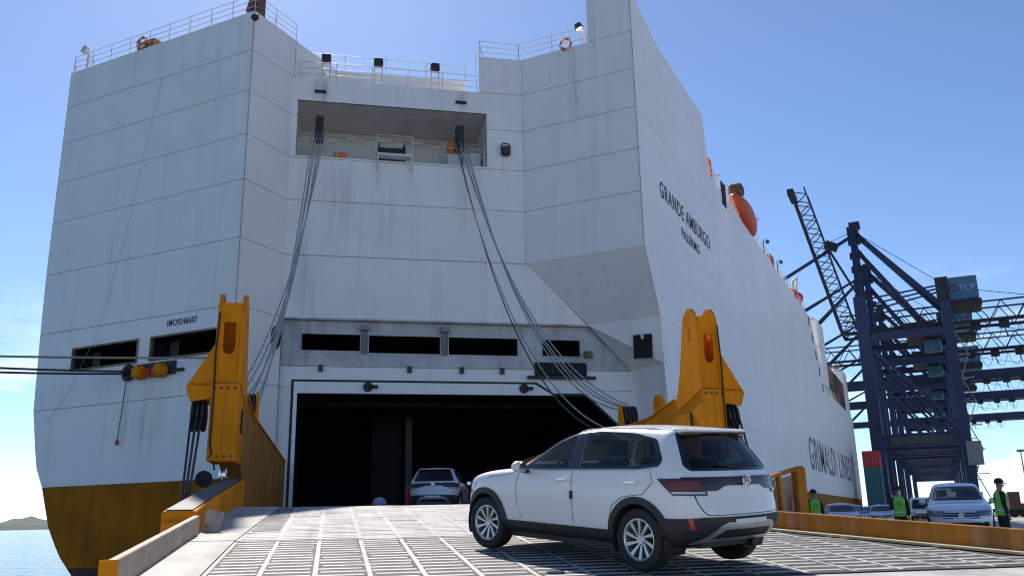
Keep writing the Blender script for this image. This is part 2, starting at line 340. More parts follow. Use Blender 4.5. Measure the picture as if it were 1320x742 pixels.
def wall(P0, ud, u0, u1, seams, nrm, m, holes=(), thick=.07, gap=.03, left=None, sub=1, backing=True, name='hull_plate', parent=None, cut=None):
    """a wall of plating: one plate object per band between seams, openings left out, a rusty backing showing in the joints"""
    parent = parent or ship
    P0 = Vector(P0); ud = Vector(ud); nrm = Vector(nrm); up = Vector((0,0,1))
    us = sorted(set([u0, u1] + [x for h in holes for x in h[:2] if u0 < x < u1]))
    bands = sorted(seams)
    def P(u, z, d): return P0 + ud*(left(z) if (left and u == u0) else u) + up*z - nrm*d
    def cells(zs):
        return {(i, k) for i in range(len(us)-1) for k in range(len(zs)-1)
                if not any(h[0] <= us[i]+1e-6 and us[i+1] <= h[1]+1e-6 and h[2] <= zs[k]+1e-6 and zs[k+1] <= h[3]+1e-6 for h in holes)}
    def emit(b, zs, cs, d0, d1):
        for (i, k) in cs:
            q = [(us[i], zs[k]), (us[i+1], zs[k]), (us[i+1], zs[k+1]), (us[i], zs[k+1])]
            b.add([P(*p, d0) for p in q], [(0,1,2,3)])
            for nb, e in (((i, k-1), (0,1)), ((i+1, k), (1,2)), ((i, k+1), (2,3)), ((i-1, k), (3,0))):
                if nb not in cs:
                    a, c = q[e[0]], q[e[1]]
                    b.add([P(*a, d0), P(*c, d0), P(*c, d1), P(*a, d1)], [(0,1,2,3)])
    allz = set(bands)
    for a, c in zip(bands, bands[1:]):
        zs = sorted(set([a+gap/2, c-gap/2] + [z for h in holes for z in h[2:4] if a+gap < z < c-gap] + [a + (c-a)*k/sub for k in range(1, sub)]))
        allz |= set(zs); b = SB(); emit(b, zs, cells(zs), 0, thick); b.build(name, m, parent)
    if backing:
        zs = sorted(allz); us[-1] -= .2; us[0] += 0 if left else .2; b = SB(); emit(b, zs, cells(zs), thick*.75, thick*2.2); b.build('seam_backing', M['seam'], parent)

XD, YD, ZD = Vector((1,0,0)), Vector((0,1,0)), Vector((0,0,1))
# port transom
W1, W2 = (-41.8,-36.85,9.25,10.45), (-35.9,-30.9,9.25,10.45)
wall((0,YT,0), XD, XP, XI, SEAMS, (0,-1,0), M['ship_white'], left=port_x)
wall((0,YT,0), XD, XP, XI, [11.55, 7.24, 3.1], (0,-1,0), M['ship_white'], holes=[W1, W2], left=port_x, sub=4)
wall((0,YT,0), XD, XP, XI, [3.1, -.95], (0,-1,0), M['ship_yellow'], left=port_x, sub=8, gap=.004)
wall((0,YT,0), XD, XP, XI, [-.95, -3.0], (0,-1,0), M['boot_dark'], left=port_x, sub=4, gap=.004)
# inner wall of the notch (faces starboard)
wall((XI,0,0), YD, YT+.075, 34.77, SEAMS + [7.9, 3.1], (1,0,0), M['ship_white'])
wall((XI,0,0), YD, YT+.075, 35.4, [3.1, -3], (1,0,0), M['ship_yellow'], gap=.004)
# diagonal wall
MO = (.27, 11.14, 20.85, 24.25)
wall(D0, DD, 0, 13.31, [25.63, 23.25, 20.73, 18.2, 15.05], DN, M['ship_white'], holes=[MO])
wall(D0, DD, 10.7, 13.31, [28.0, 25.63], DN, M['ship_white'])
def uz(u, z, d=0.0): return D0 + DD*u + ZD*z - DN*d       # d: depth behind the diagonal wall
# band 15.05 .. 11.55 widens to starboard along the raked soffit
def plate_poly(pts, nrm, m, thick=.07, name='hull_plate', parent=None):
    b = SB(); b.prism(pts, -Vector(nrm)*thick); return b.build(name, m, parent or ship)
plate_poly([uz(0,11.58), uz(16.80,11.58), uz(13.36,15.03), uz(0,15.03)], DN, M['ship_white'])
plate_poly([uz(0,11.5,.065), uz(16.9,11.5,.065), uz(13.3,15.08,.065), uz(0,15.08,.065)], DN, M['seam'], name='seam_backing')
# lower diagonal wall, set back under a small soffit, with its row of openings and the stern door
LB = .38
DW = [(1.02,4.17,9.85,10.82),(4.55,8.5,9.76,10.8),(8.9,12.85,9.75,10.8),(14.2,16.46,9.78,10.78)]
DOOR = (.85, 18.4, 1.0, 7.6)
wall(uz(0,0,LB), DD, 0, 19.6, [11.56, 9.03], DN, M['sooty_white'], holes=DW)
wall(uz(0,0,LB), DD, 0, 19.6, [9.03, 7.9, 1.0], DN, M['ship_white'], holes=[DOOR], gap=.02)
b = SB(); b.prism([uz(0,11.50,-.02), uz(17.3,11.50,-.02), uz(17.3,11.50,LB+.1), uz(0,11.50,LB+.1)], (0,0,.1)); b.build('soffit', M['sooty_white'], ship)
plate_poly([uz(16.7,7.65,LB-.01), uz(18.45,7.65,LB-.01), uz(18.45,6.0,LB-.01)], DN, M['ship_white'], name='door_corner_plate')
b = SB(); b.bar(uz(16.62,7.66,LB-.06), uz(18.5,5.9,LB-.06), .16, .12); b.bar(uz(14.9,7.66,LB-.06), uz(16.7,7.66,LB-.06), .12); b.build('door_edge', M['black'], ship)
# white lintel of the door with its black outline
plate_poly([uz(.62,1.0,LB-.03), uz(.62,8.33,LB-.03), uz(13.85,8.33,LB-.03), uz(14.98,7.62,LB-.03), uz(.93,7.62,LB-.03), uz(.93,1.0,LB-.03)], DN, M['black'], name='door_outline')
lin = plate_poly([uz(.76,1.0,LB-.10), uz(.76,8.2,LB-.10), uz(13.75,8.2,LB-.10), uz(14.75,7.6,LB-.10), uz(.95,7.6,LB-.10), uz(.95,1.0,LB-.10)], DN, M['ship_white'], name='door_lintel')
for u in (4.6, 13.1):
    b = SB(); c = uz(u, 7.95, LB-.10); b.disc(c, .26, DN, .12, 20); b.tube([c+DN*.1, c+DN*.2+DD*.5], .09, 8); b.build('hinge_boss', M['black'], ship)
# starboard wing, its raked soffit and the wall below
wall((0,YR,0), XD, -19.75, XS, [28.0,25.63,23.25,20.73,18.2,15.05], (0,-1,0), M['ship_white'])
wall((0,YR,0), XD, -15.4, XS, [31.0, 28.0], (0,-1,0), M['ship_white'])
sa, sb_ = Vector((-19.75,YR,15.05)), Vector((XS,YR,15.05)); sc_, sd_ = Vector((XS,45.07,11.6)), Vector((-16.97,45.07,11.6))
plate_poly([sa, sb_, sc_, sd_], (0,-.85,-.53), M['ship_white'], name='raked_soffit')
Cc = uz(19.45, 9.03, LB); C2 = uz(19.6, 7.5, LB); C3 = uz(19.6, -3, LB)
b = SB(); vs = [sd_, sc_, Vector((XS,45.35,9.03)), Cc, Vector((XS,45.47,7.5)), C2, Vector((XS,45.47,3.1)), Vector((C3.x,C3.y,3.1)), Vector((XS,45.47,-3)), C3]
b.add(vs[:4], [(0,1,2,3)]); b.build('hull_plate', M['ship_white'], ship)
b = SB(); b.add([vs[3],vs[2],vs[4],vs[5]], [(0,1,2,3)]); b.add([vs[5],vs[4],vs[6],vs[7]], [(0,1,2,3)]); b.build('hull_plate', M['ship_white'], ship)
b = SB(); b.add([vs[7],vs[6],vs[8],vs[9]], [(0,1,2,3)]); b.build('hull_plate', M['ship_yellow'], ship)
# small dark hatch and hawse hole on that wall / side
def wpt(x, z): return Vector((x, 45.05 + max(0,(11.6-z))*.12, z))
hp = [on(816,432,YD,45.12), on(840,430,YD,45.12), on(841,460,YD,45.12), on(817,462,YD,45.12)]
b = SB(); b.prism(hp, (0,.06,0)); hat = b.build('hatch', M['black_hole'], ship)
b = SB(); b.bar(hp[0]+Vector((-.1,-.05,.03)), hp[1]+Vector((.05,-.05,.03)), .07); b.bar((hp[0]+hp[1])/2+Vector((0,-.04,0)), (hp[0]+hp[1])/2+Vector((0,-.04,-.25)), .16, .05); b.build('hatch_rail', M['rail_white'], hat)
# starboard side plating
def side_x(y): return XS if y <= 158 else XS - 16.2*((y-158)/56)**2.2
def side_strip(z0, z1, y0a, y0b, y1, m, gap=.014, name='side_plate'):
    """y0a: aft end at z0, y0b: aft end at z1"""
    ys = [0.0, 1.0] if y1 <= 159 else [0, .25, .5, .6, .68, .75, .81, .86, .9, .94, .97, 1.0]
    b = SB(); k = len(ys); vs = []
    for d in (0, .05):
        for z, y0 in ((z0+gap/2, y0a), (z1-gap/2, y0b)):
            for q in ys:
                y = y0 + (y1-y0)*q; vs.append((side_x(y)-d, y, z))
    fs = []
    for i in range(k-1):
        fs += [(i, i+1, k+i+1, k+i), (2*k+i, 3*k+i, 3*k+i+1, 2*k+i+1), (i, 2*k+i, 2*k+i+1, i+1), (k+i, k+i+1, 3*k+i+1, 3*k+i)]
    fs += [(0, k, 3*k, 2*k), (k-1, 3*k-1, 4*k-1, 2*k-1)]
    b.add(vs, fs); b.build(name, m, ship)
for z0, z1, ya, yb in ((-3,3.2,45.47,45.47),):
    side_strip(z0, z1, ya, yb, 214, M['ship_yellow'])
for z0, z1, ya, yb in ((3.2,7.4,45.47,45.47),(7.4,11.6,45.47,45.07),(11.6,15.05,45.07,YR)):
    side_strip(z0, z1, ya, yb, 76, M['ship_side']); side_strip(z0, z1, 76.02, 76.02, 214, M['ship_side'])
side_strip(15.05, 17.2, YR+.075, YR+.075, 76, M['ship_side']); side_strip(15.05, 17.2, 76.02, 76.02, 214, M['ship_side'])
side_strip(17.2, 18.2, YR+.075, YR+.075, 113, M['ship_side'])
for z0, z1 in ((18.2,20.73),(20.73,23.25),(23.25,25.63)):
    side_strip(z0, z1, YR+.075, YR+.075, 76, M['ship_side']); side_strip(z0, z1, 76.02, 76.02, 113, M['ship_side'])
side_strip(25.63, 28.0, YR+.075, YR+.075, 60.6, M['ship_side'])
b = SB(); b.prism([(XS,YR+.075,28.01),(XS,60.3,28.01),(XS,60.1,30.1),(XS,48,29.9),(XS,YR+.075,31.0)], (-.05,0,0)); b.build('side_plate', M['ship_side'], ship)
b = SB()
b.add([(XS-.045,YR+.12,15.05),(XS-.045,113,15.05),(XS-.045,113,25.6),(XS-.045,60.5,25.6),(XS-.045,60.5,28.0),(XS-.045,YR+.12,28.0)], [(0,1,2,3,4,5)])
b.add([(XS-.045,45.7,-3),(XS-.045,140,-3),(XS-.045,140,15.05),(XS-.045,43.2,15.05),(XS-.045,45.4,11.6),(XS-.045,45.7,9)], [tuple(range(6))]); b.build('seam_backing', M['seam'], ship)
# port side, decks, forward bulkheads (the body of the ship)
b = SB()
zz = [-3,-2.2,-1.33,-.32,1.03,3.1,4.27,5.5,7.24,11.5,16,28]
b.add([(port_x(z)+.03, y, z) for z in zz for y in (YT+.02, 150)], [(2*k, 2*k+1, 2*k+3, 2*k+2) for k in range(len(zz)-1)])
b.add([(port_x(-3)+.03,150,-3),(-40,178,-3),(-28.9,214,-3),(-28.9,214,17.2),(-40,178,17.2),(XP+.02,150,17.2)], [(0,1,4,5),(1,2,3,4)])
b.build('port_side', M['ship_side'], ship)
b = SB()
b.add([(XP,YT,27.93),(XI,YT,27.93),(XI,49,27.93),(XP,49,27.93)], [(0,1,2,3)])
b.add([(XI,34.8,25.58),(-21.84,41.32,25.58),(-21.84,49,25.58),(XI,49,25.58)], [(0,1,2,3)])
b.add([(-21.84,41.35,27.93),(-19.75,YR,27.93),(-15.4,YR,27.93),(-15.4,49,27.93),(-21.84,49,27.93)], [(0,1,2,3,4)])
b.add([(XP,49,27.9),(XS,49,27.9),(XS,60.5,27.9),(XP,60.5,27.9)], [(0,1,2,3)])
b.add([(XP,60.5,25.55),(XS,60.5,25.55),(XS,113,25.55),(XP,113,25.55)], [(0,1,2,3)])
b.add([(XP,113,17.1),(XS,113,17.1),(XS,158,17.1),(-17,185,17.1),(-28.9,212,17.1),(-40,178,17.1),(XP,150,17.1)], [tuple(range(7))])
b.add([(XP,113,17.1),(XS,113,17.1),(XS,113,25.6),(XP,113,25.6)], [(0,1,2,3)])
b.add([(XI,34.8,25.58),(XI,49,25.58),(XI,49,27.95),(XI,34.8,27.95)], [(0,1,2,3)])
b.add([(-21.84,41.35,25.58),(-21.84,49,25.58),(-21.84,49,27.95),(-21.84,41.35,27.95)], [(0,1,2,3)])
b.add([(-15.4,YR,27.9),(-15.4,60.3,27.9),(-15.4,60.3,29.6),(-15.4,YR+.1,29.6)], [(0,1,2,3)])
b.add([(-15.4,YR+.05,29.6),(XS-.06,YR+.05,29.6),(XS-.06,60.0,29.6),(-15.4,60.0,29.6)], [(0,1,2,3)])
b.add([(-15.4,60.3,27.9),(XS,60.3,27.9),(XS-.06,60.1,29.6),(-15.4,60.1,29.6)], [(0,1,2,3)])
b.add([(XP,60.5,25.5),(XS,60.5,25.5),(XS,60.5,27.95),(XP,60.5,27.95)], [(0,1,2,3)])
b.build('deck', M['ship_white'], ship)
# low deckhouse behind the middle railing
b = SB(); b.prism([uz(.3,25.6,3.2), uz(10.4,25.6,3.2), uz(10.4,28.0,3.2), uz(.3,28.0,3.2)], -DN*.3); b.build('bulwark', M['ship_white'], ship)
# rooms behind the openings
def room(lo, hi, base, ud, nrm, dep, m, name='recess'):
    ud = Vector(ud); nrm = Vector(nrm); b = SB(); (u0, z0), (u1, z1) = lo, hi
    def P(u, z, d): return Vector(base) + ud*u + ZD*z - nrm*d
    a = [P(u0,z0,.02), P(u1,z0,.02), P(u1,z1,.02), P(u0,z1,.02)]; c = [P(u0,z0,dep), P(u1,z0,dep), P(u1,z1,dep), P(u0,z1,dep)]
    b.add(a + c, [(0,1,5,4),(1,2,6,5),(2,3,7,6),(3,0,4,7),(4,5,6,7)]); return b.build(name, m, ship)
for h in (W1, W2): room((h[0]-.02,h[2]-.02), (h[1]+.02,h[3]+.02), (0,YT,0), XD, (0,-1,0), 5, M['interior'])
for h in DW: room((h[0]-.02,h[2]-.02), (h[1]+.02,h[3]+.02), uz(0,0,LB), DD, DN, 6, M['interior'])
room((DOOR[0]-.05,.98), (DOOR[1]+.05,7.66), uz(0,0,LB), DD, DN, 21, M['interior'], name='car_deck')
P = uz(7.35,1.0,9); b = SB(); b.prism([P, P+DD*.42, P+DD*.42-DN*.5, P-DN*.5], (0,0,6.6)); b.build('pillar', M['grey_box'], ship)
P = uz(5.3,1.0,9.6); b = SB(); b.prism([P, P+DD*1.9, P+DD*1.9-DN*.2, P-DN*.2], (0,0,6.6)); b.build('bulkhead', M['interior'], ship)
b = SB()
for k in range(4): P = uz(.9,7.3,3.5+k*4.5); b.prism([P, P+DD*17.4, P+DD*17.4-DN*.3, P-DN*.3], (0,0,.3))
b.build('deck_beam', M['interior'], ship)
# mooring deck behind the upper opening
mr = room((MO[0]-.02,MO[2]-.02), (MO[1]+.02,MO[3]+.02), D0, DD, DN, 4.2, M['beige'], name='mooring_deck')
for k in range(4):
    P = uz(3.0+k*2.0, 23.75, 4.05); b = SB(); b.prism([P, P+DD*.75, P+DD*.75+ZD*.2, P+ZD*.2], DN*.14); b.build('light_fitting', M['white_plastic'], ship, bevel=.03)
b = SB(); b.tube([uz(1.9,24.0,4.1), uz(10.6,24.0,4.1)], .03, 6); b.build('conduit', M['rail_white'], ship)
def winch(u):
    c = uz(u, 21.5, .75); b = SB(); b.lathe([(.15,-.8),(.75,-.8),(.75,-.7),(.45,-.65),(.45,.65),(.75,.7),(.75,.8),(.15,.8)], c, DD, 20); b.prism([uz(u-.8,20.87,1.2), uz(u+.8,20.87,1.2), uz(u+.8,20.87,.3), uz(u-.8,20.87,.3)], (0,0,.4)); return b.build('mooring_winch', M['dark_steel'], ship, smooth=False)
winch(5.6)
def cabinet(u, z0, z1, wd, d, m, nm):
    b = SB(); P = uz(u, z0, d); b.prism([P, P+DD*wd, P+DD*wd-DN*.6, P-DN*.6], (0,0,z1-z0)); return b.build(nm, m, ship, bevel=.04)
cabinet(2.35,20.95,21.45,.75,.6,M['orange'],'orange_locker'); cabinet(8.95,21.9,22.75,.6,.9,M['orange'],'orange_motor'); cabinet(8.9,20.9,21.9,.75,.8,M['rail_white'],'winch_base')
cabinet(9.95,20.9,22.4,1.1,1.6,M['ship_white'],'control_cabin')
for u in (1.5, 9.6):
    b = SB(); b.prism([uz(u-.22,22.0,.25), uz(u+.22,22.0,.25), uz(u+.22,23.5,.25), uz(u-.22,23.5,.25)], -DN*.7); b.build('hoist_sheave_box', M['black'], ship, bevel=.05)
    b = SB(); b.prism([uz(u-.32,24.75,-.16), uz(u+.32,24.75,-.16), uz(u+.32,24.88,-.16), uz(u-.32,24.88,-.16)], -DN*.16); b.build('bracket', M['black'], ship)
# platform under the winch
b = SB(); b.prism([uz(4.75,20.95,-.6), uz(6.75,20.95,-.6), uz(6.75,20.95,0), uz(4.75,20.95,0)], (0,0,.12)); b.bar(uz(4.8,20.2,0), uz(4.8,20.95,-.5), .1); b.bar(uz(6.7,20.2,0), uz(6.7,20.95,-.5), .1); b.build('platform', M['rail_white'], ship)
def railing(pts, h=1.1, gap=1.5, rows=(1.0,.66,.33), m='rail_white', r=.02, parent=None):
    """posts are sub-parts of the railing"""
    pts = [Vector(p) for p in pts]; b = SB()
    for q in rows: b.tube([p+ZD*h*q for p in pts], r, 6)
    rl = b.build('railing', M[m], parent or ship, smooth=True)
    for a, c in zip(pts, pts[1:]):
        n = max(1, int((c-a).length/gap))
        for i in range(n+1):
            p = a + (c-a)*i/n; b = SB(); b.tube([p-ZD*.05, p+ZD*h], r*1.15, 6)
            if i % 3 == 1:
                nn = (c-a).normalized().cross(ZD); b.tube([p+ZD*.6*h, p+nn*-.25], r, 6)
            b.build('post', M[m], rl)
    return rl
railing([(XP+.1,34,28),(XP+.1,YT+.1,28),(XI-.1,YT+.1,28),(XI-.1,34.9,28)], gap=1.45)
railing([uz(.3,25.63,.1), uz(10.6,25.63,.1)], gap=1.9)
railing([uz(.3,28.0,3.25), uz(10.4,28.0,3.25)], gap=2.3, rows=(1,.5))
railing([uz(10.8,28,1.6), uz(10.8,28,.1), uz(13.2,28,.12), Vector((-15.5,YR+.1,28))], gap=1.7)
railing([uz(.4,20.87,.12), uz(4.7,20.87,.12)], gap=2.1, rows=(1,.55)); railing([uz(4.75,21.07,-.55), uz(6.75,21.07,-.55)], gap=1.0, rows=(1,.5)); railing([uz(6.8,20.87,.12), uz(11.0,20.87,.12)], gap=1.4, rows=(1,.55))
railing([(XS-.15,61,25.6),(XS-.15,112,25.6)], gap=2.2, r=.035)
railing([(XS-.2,114,17.2),(XS-.2,140,17.2)], gap=3, r=.04)
# floodlights on ladder frames along the middle deck
for u in (1.75, 4.75, 8.1):
    b = SB()
    for s in (-.22, .22): b.tube([uz(u+s,25.6,.3), uz(u+s,27.0,.3)], .035, 6)
    for k in range(4): b.tube([uz(u-.22,25.85+k*.33,.3), uz(u+.22,25.85+k*.33,.3)], .025, 6)
    fr = b.build('lamp_ladder', M['rail_white'], ship)
    b = SB(); b.prism([uz(u-.28,26.95,.1), uz(u+.28,26.95,.1), uz(u+.26,27.45,.2), uz(u-.26,27.45,.2)], -DN*.32); b.build('floodlight', M['dark_steel'], fr, bevel=.04)
def lifebuoy(c, nrm):
    c = Vector(c); nrm = Vector(nrm).normalized(); a = nrm.orthogonal().normalized(); bb = nrm.cross(a); n = 24; b = SB()
    for i in range(n):
        q0, q1 = 2*math.pi*i/n, 2*math.pi*(i+1)/n
        b.tube([c+(a*math.cos(q0)+bb*math.sin(q0))*.34, c+(a*math.cos(q1)+bb*math.sin(q1))*.34], .09, 8, mi=0 if (i//3) % 2 == 0 else 1, cap=False)
    return b.build('lifebuoy', [M['orange'], M['white_plastic']], ship, smooth=True)
lifebuoy(on(183,55,YD,YT-.05), (0,-1,.1)); lifebuoy(on(729,57,YD,YR-.05), (0,-1,.1))
# lamps, boxes on the port wing deck
p = on(113,85,YD,YT+.3)
b = SB(); b.tube([Vector((p.x,p.y,28)), Vector((p.x,p.y,29.2))], .09, 8); b.disc(Vector((p.x,p.y-.15,29.3)), .26, (0,-1,.2), .25, 14); b.build('deck_lamp', M['rail_white'], ship)
b = SB(); b.box(-39.4,-38.0,YT+.1,YT+.8,28,28.55); b.build('deck_box', M['worn_yellow'], ship)
b = SB(); b.box(XI-.55,XI-.05,YT+.35,YT+.9,28,30.2); b.tube([(XI-.7,YT+.3,28.2),(XI-.3,YT+.3,29.4),(XI-.3,YT+.6,30.5)], .22, 8); b.build('mast_foot', M['brown_box'], ship, bevel=.05)
b = SB(); b.disc((XI+.3,YT-.2,27.3), .17, (0,-1,0), .2, 12); b.bar((XI+.3,YT-.05,27.6),(XI+.3,YT-.05,27.3),.06); b.build('camera_dome', M['black'], ship)
p = on(746,40,YD,YR+.3); b = SB(); b.tube([(p.x+.25,YR+.3,28),(p.x+.25,YR+.3,29.1)], .07, 8); lp = b.build('deck_lamp', M['rail_white'], ship)
b = SB(); b.lathe([(0,.3),(.2,.3),(.27,0),(.25,-.02)], (p.x+.1,YR+.15,29.15), (-.3,-.3,.9), 14); b.build('lamp_shade', M['dark_steel'], lp)
b = SB(); b.disc((p.x+.1,YR+.14,29.1), .2, (-.3,-.3,.9), .04, 14); b.build('lamp_lens', M['lamp_glow'], lp)
# vent box on the starboard end of the diagonal wall, round hole on the inner wall
b = SB(); b.prism([uz(11.95,21.55,-.02), uz(12.5,21.55,-.02), uz(12.5,22.35,-.02), uz(11.95,22.35,-.02)], DN*.35); vb = b.build('vent_box', M['dark_steel'], ship, bevel=.12)
b = SB(); b.prism([uz(11.98,22.05,-.38), uz(12.35,22.12,-.38), uz(12.35,22.2,-.38), uz(11.98,22.14,-.38)], DN*.03); b.build('vent_slot', M['rail_white'], vb)
b = SB(); b.M = SHIP_M @ Matrix.Translation((XI+.005,34.35,10.4)) @ Matrix.Diagonal((1,.36,.62,1)).to_4x4(); b.disc((0,0,0), 1, (1,0,0), .05, 24); b.build('fairlead_hole', M['black_hole'], ship)
# louvre box with bars under the last window, exhaust cap, hoods, small brackets
b = SB(); b.prism([uz(13.75,8.7,LB-.02), uz(16.75,8.7,LB-.02), uz(16.75,9.45,LB-.02), uz(13.75,9.45,LB-.02)], DN*.15); lv = b.build('louvre_box', M['black_hole'], ship, bevel=.06)
b = SB(); b.prism([uz(13.3,8.5,LB-.1), uz(17.2,8.5,LB-.1), uz(17.2,8.66,LB-.1), uz(13.3,8.66,LB-.1)], DN*.25); b.build('ledge', M['black'], lv)
for k in range(5): b = SB(); b.bar(uz(14.2+k*.55,8.75,LB-.2), uz(14.2+k*.55,9.4,LB-.2), .05); b.build('louvre_bar', M['dark_steel'], lv)
b = SB(); b.prism([uz(16.65,9.75,LB), uz(17.1,9.75,LB), uz(17.1,10.1,LB), uz(16.65,10.1,LB)], DN*.3); b.build('exhaust_cap', M['seam'], ship)
for u in (4.35, 8.7):
    b = SB(); b.bar(uz(u,9.75,LB-.15), uz(u,11.0,LB-.15), .2, .2); b.prism([uz(u-.24,11.0,LB-.4), uz(u+.24,11.0,LB-.4), uz(u+.24,11.25,LB-.4), uz(u-.24,11.25,LB-.4)], -DN*.4); b.build('lamp_hood', M['grey_steel'], ship)
for u in (2.1, 6.8, 9.65, 11.9):
    b = SB(); b.prism([uz(u-.12,8.75,LB-.15), uz(u+.12,8.75,LB-.15), uz(u+.12,9.1,LB-.15), uz(u-.12,9.1,LB-.15)], -DN*.2); b.build('eye_bracket', M['dark_steel'], ship)
# window surrounds on the port transom
for h in (W1, W2):
    b = SB()
    for a, c in (((h[0],h[2]),(h[1],h[2])),((h[1],h[2]),(h[1],h[3])),((h[1],h[3]),(h[0],h[3])),((h[0],h[3]),(h[0],h[2]))): b.bar((a[0],YT-.02,a[1]),(c[0],YT-.02,c[1]),.07,.1)
    b.build('opening_frame', M['seam'], ship)
for h in DW:
    b = SB()
    for a, c in (((h[0],h[2]),(h[1],h[2])),((h[1],h[2]),(h[1],h[3])),((h[1],h[3]),(h[0],h[3])),((h[0],h[3]),(h[0],h[2]))): b.bar(uz(*a,LB-.02), uz(*c,LB-.02),.06,.08)
    b.build('opening_frame', M['sooty_white'], ship)
for h in (W1, W2):
    for k in range(4): b = SB(); b.bar((h[0]+.15+k*.16,YT+1.2,h[2]),(h[0]+.15+k*.16,YT+1.2,h[3]),.06); b.build('inner_rail', M['grey_steel'], ship)
# fairleads on the port transom
b = SB(); c = Vector((-37.2,YT-.1,8.72)); b.lathe([(.20,-.02),(.42,-.02),(.45,.1),(.3,.14),(.2,.05)], c, (0,-1,0), 24); fl = b.build('mooring_fairlead', M['black'], ship, smooth=True)
b = SB(); b.disc(c, .24, (0,-1,0), .04, 20); b.build('fairlead_throat', M['black_hole'], fl)
b = SB(); b.box(-36.75,-33.95,YT-.12,YT,8.4,9.1); rf = b.build('roller_fairlead', M['black'], ship, bevel=.05)
for x in (-36.25, -34.75): b = SB(); b.lathe([(0,-.05),(.34,-.05),(.38,.05),(.28,.2),(.34,.36),(0,.4)], (x,YT-.15,8.62), (0,-1,0), 18); b.build('roller', M['ramp_yellow'], rf, smooth=True)
for x in (-35.65, -35.3): b = SB(); b.box(x-.12,x+.12,YT-.3,YT-.1,8.35,8.75); b.build('red_clamp', M['red'], rf)
b = SB(); b.box(-33.9,-33.4,YT-.15,YT,8.5,8.65); b.build('bracket', M['black'], rf)
b = SB(); b.tube([(-37.35,YT-.1,8.35),(-37.6,YT-.1,5.3)], .022, 6); hl = b.build('hanging_line', M['wire_dark'], ship)
b = SB(); b.lathe([(0,.2),(.07,.12),(.09,-.05),(0,-.12)], (-37.62,YT-.1,5.15), ZD, 10); b.build('red_float', M['red'], hl)
# faint stain running down the transom, modelled as a thin added tube
b = SB(); pl = [on(x, y, YD, YT-.03) for x, y in ((210,100),(190,180),(183,210),(165,290),(140,380),(120,440),(88,505),(60,545))]; b.tube(pl, .008, 6); b.build('stain_line', M['sooty_white'], ship, smooth=True)
# rust strip on the vertical corners
for (x, y) in ((XI, YT), (XS, YR)):
    b = SB(); b.bar((x+.005,y-.005,15.1 if x == XS else 3.2),(x+.005,y-.005,28 if x == XI else 31),.035); b.build('corner_strip', M['rust_white'], ship)
# lettering
def lettering(txt, size, M4, wid=None, mk='letter'):
    c = bpy.data.curves.new('lettering', 'FONT'); c.body = txt; c.size = size; c.extrude = .006; c.space_character = 1.12; c.offset = size*.012
    o = bpy.data.objects.new('tmp_text', c); COL.objects.link(o); dg = bpy.context.evaluated_depsgraph_get()
    me = bpy.data.meshes.new_from_object(o.evaluated_get(dg)); bpy.data.objects.remove(o)
    xs = [v.co.x for v in me.vertices]; k = (wid/(max(xs)-min(xs))) if wid else 1; x0 = min(xs)
    for v in me.vertices: v.co.x = (v.co.x-x0)*k
    me.transform(SHIP_M @ M4); me.materials.clear(); me.materials.append(M[mk]); return link('lettering', me, ship)
def frame(o, x, y):
    x = Vector(x); y = Vector(y); m4 = Matrix((x, y, x.cross(y))).transposed().to_4x4(); m4.translation = Vector(o); return m4
lettering('GRANDE AMBURGO', 1.42, frame((XS+.012,46.75,19.22), YD, ZD), 12.3)
lettering('PALERMO', .92, frame((XS+.012,51.2,17.95), YD, ZD), 4.5)
lettering('GRIMALDI', 5.1, frame((XS+.02,100.8,5.8), YD, ZD), 26.0, 'letter_worn')
lettering('LINES', 5.1, frame((XS+.02,131.0,5.8), YD, ZD), 16.5, 'letter_worn')
lettering('IMO9246607', .46, frame((-34.85,YT-.012,10.93), XD, ZD), 2.05)
# things along the starboard upper edge
b = SB(); b.prism([on(929,232,XD,XS+.01), on(935,240,XD,XS+.01), on(937,270,XD,XS+.01), on(931,262,XD,XS+.01)], (-.03,0,0)); b.build('side_door', M['black_hole'], ship)
b = SB(); Lc = Vector((-12.9,74.5,26.7)); n = 14; pr = []
for i in range(n+1):
    q = i/n; r = 1.0*math.sin(math.pi*min(1,max(0,q)))**.55 if 0 < q < 1 else .02; pr.append((r, -4.2+8.4*q))
b.M = SHIP_M @ Matrix.Translation(Lc) @ Matrix.Rotation(R(-9),4,'X'); b.lathe(pr, (0,0,0), (0,1,0), 18); boat = b.build('lifeboat', M['boat_orange'], ship, smooth=True)
b = SB(); b.M = SHIP_M @ Matrix.Translation(Lc) @ Matrix.Rotation(R(-9),4,'X'); b.box(-.6,.6,-3.2,-1.9,.7,1.7); cb = b.build('canopy', M['brown_box'], boat, bevel=.2)
b = SB(); b.M = SHIP_M @ Matrix.Translation(Lc) @ Matrix.Rotation(R(-9),4,'X'); b.box(.2,.63,-3.0,-2.2,1.05,1.45); b.build('porthole', M['black_hole'], boat)
for yy in (72.2, 80.5):
    b = SB(); b.tube([(XS-.8,yy,25.6),(XS-.8,yy,27.6),(XS-.4,yy,28.3),(XS+.2,yy,28.2)], .12, 8); b.build('davit', M['rail_white'], ship, smooth=True)
b = SB(); b.tube([(XS-.4,62.5,25.7),(XS-.6,62.4,30.4)], [.12,.05], 8); b.box(XS-.8,XS-.2,62.2,62.9,25.6,27.6); b.build('signal_mast', M['orange'], ship)
for k, yy in enumerate((64.0, 66.5, 69)): b = SB(); b.tube([(XS-.3,yy,25.6),(XS-.3,yy,26.7),(XS+.1,yy+.3,26.9)], .07, 8); b.build('davit_arm', M['rail_white'], ship)
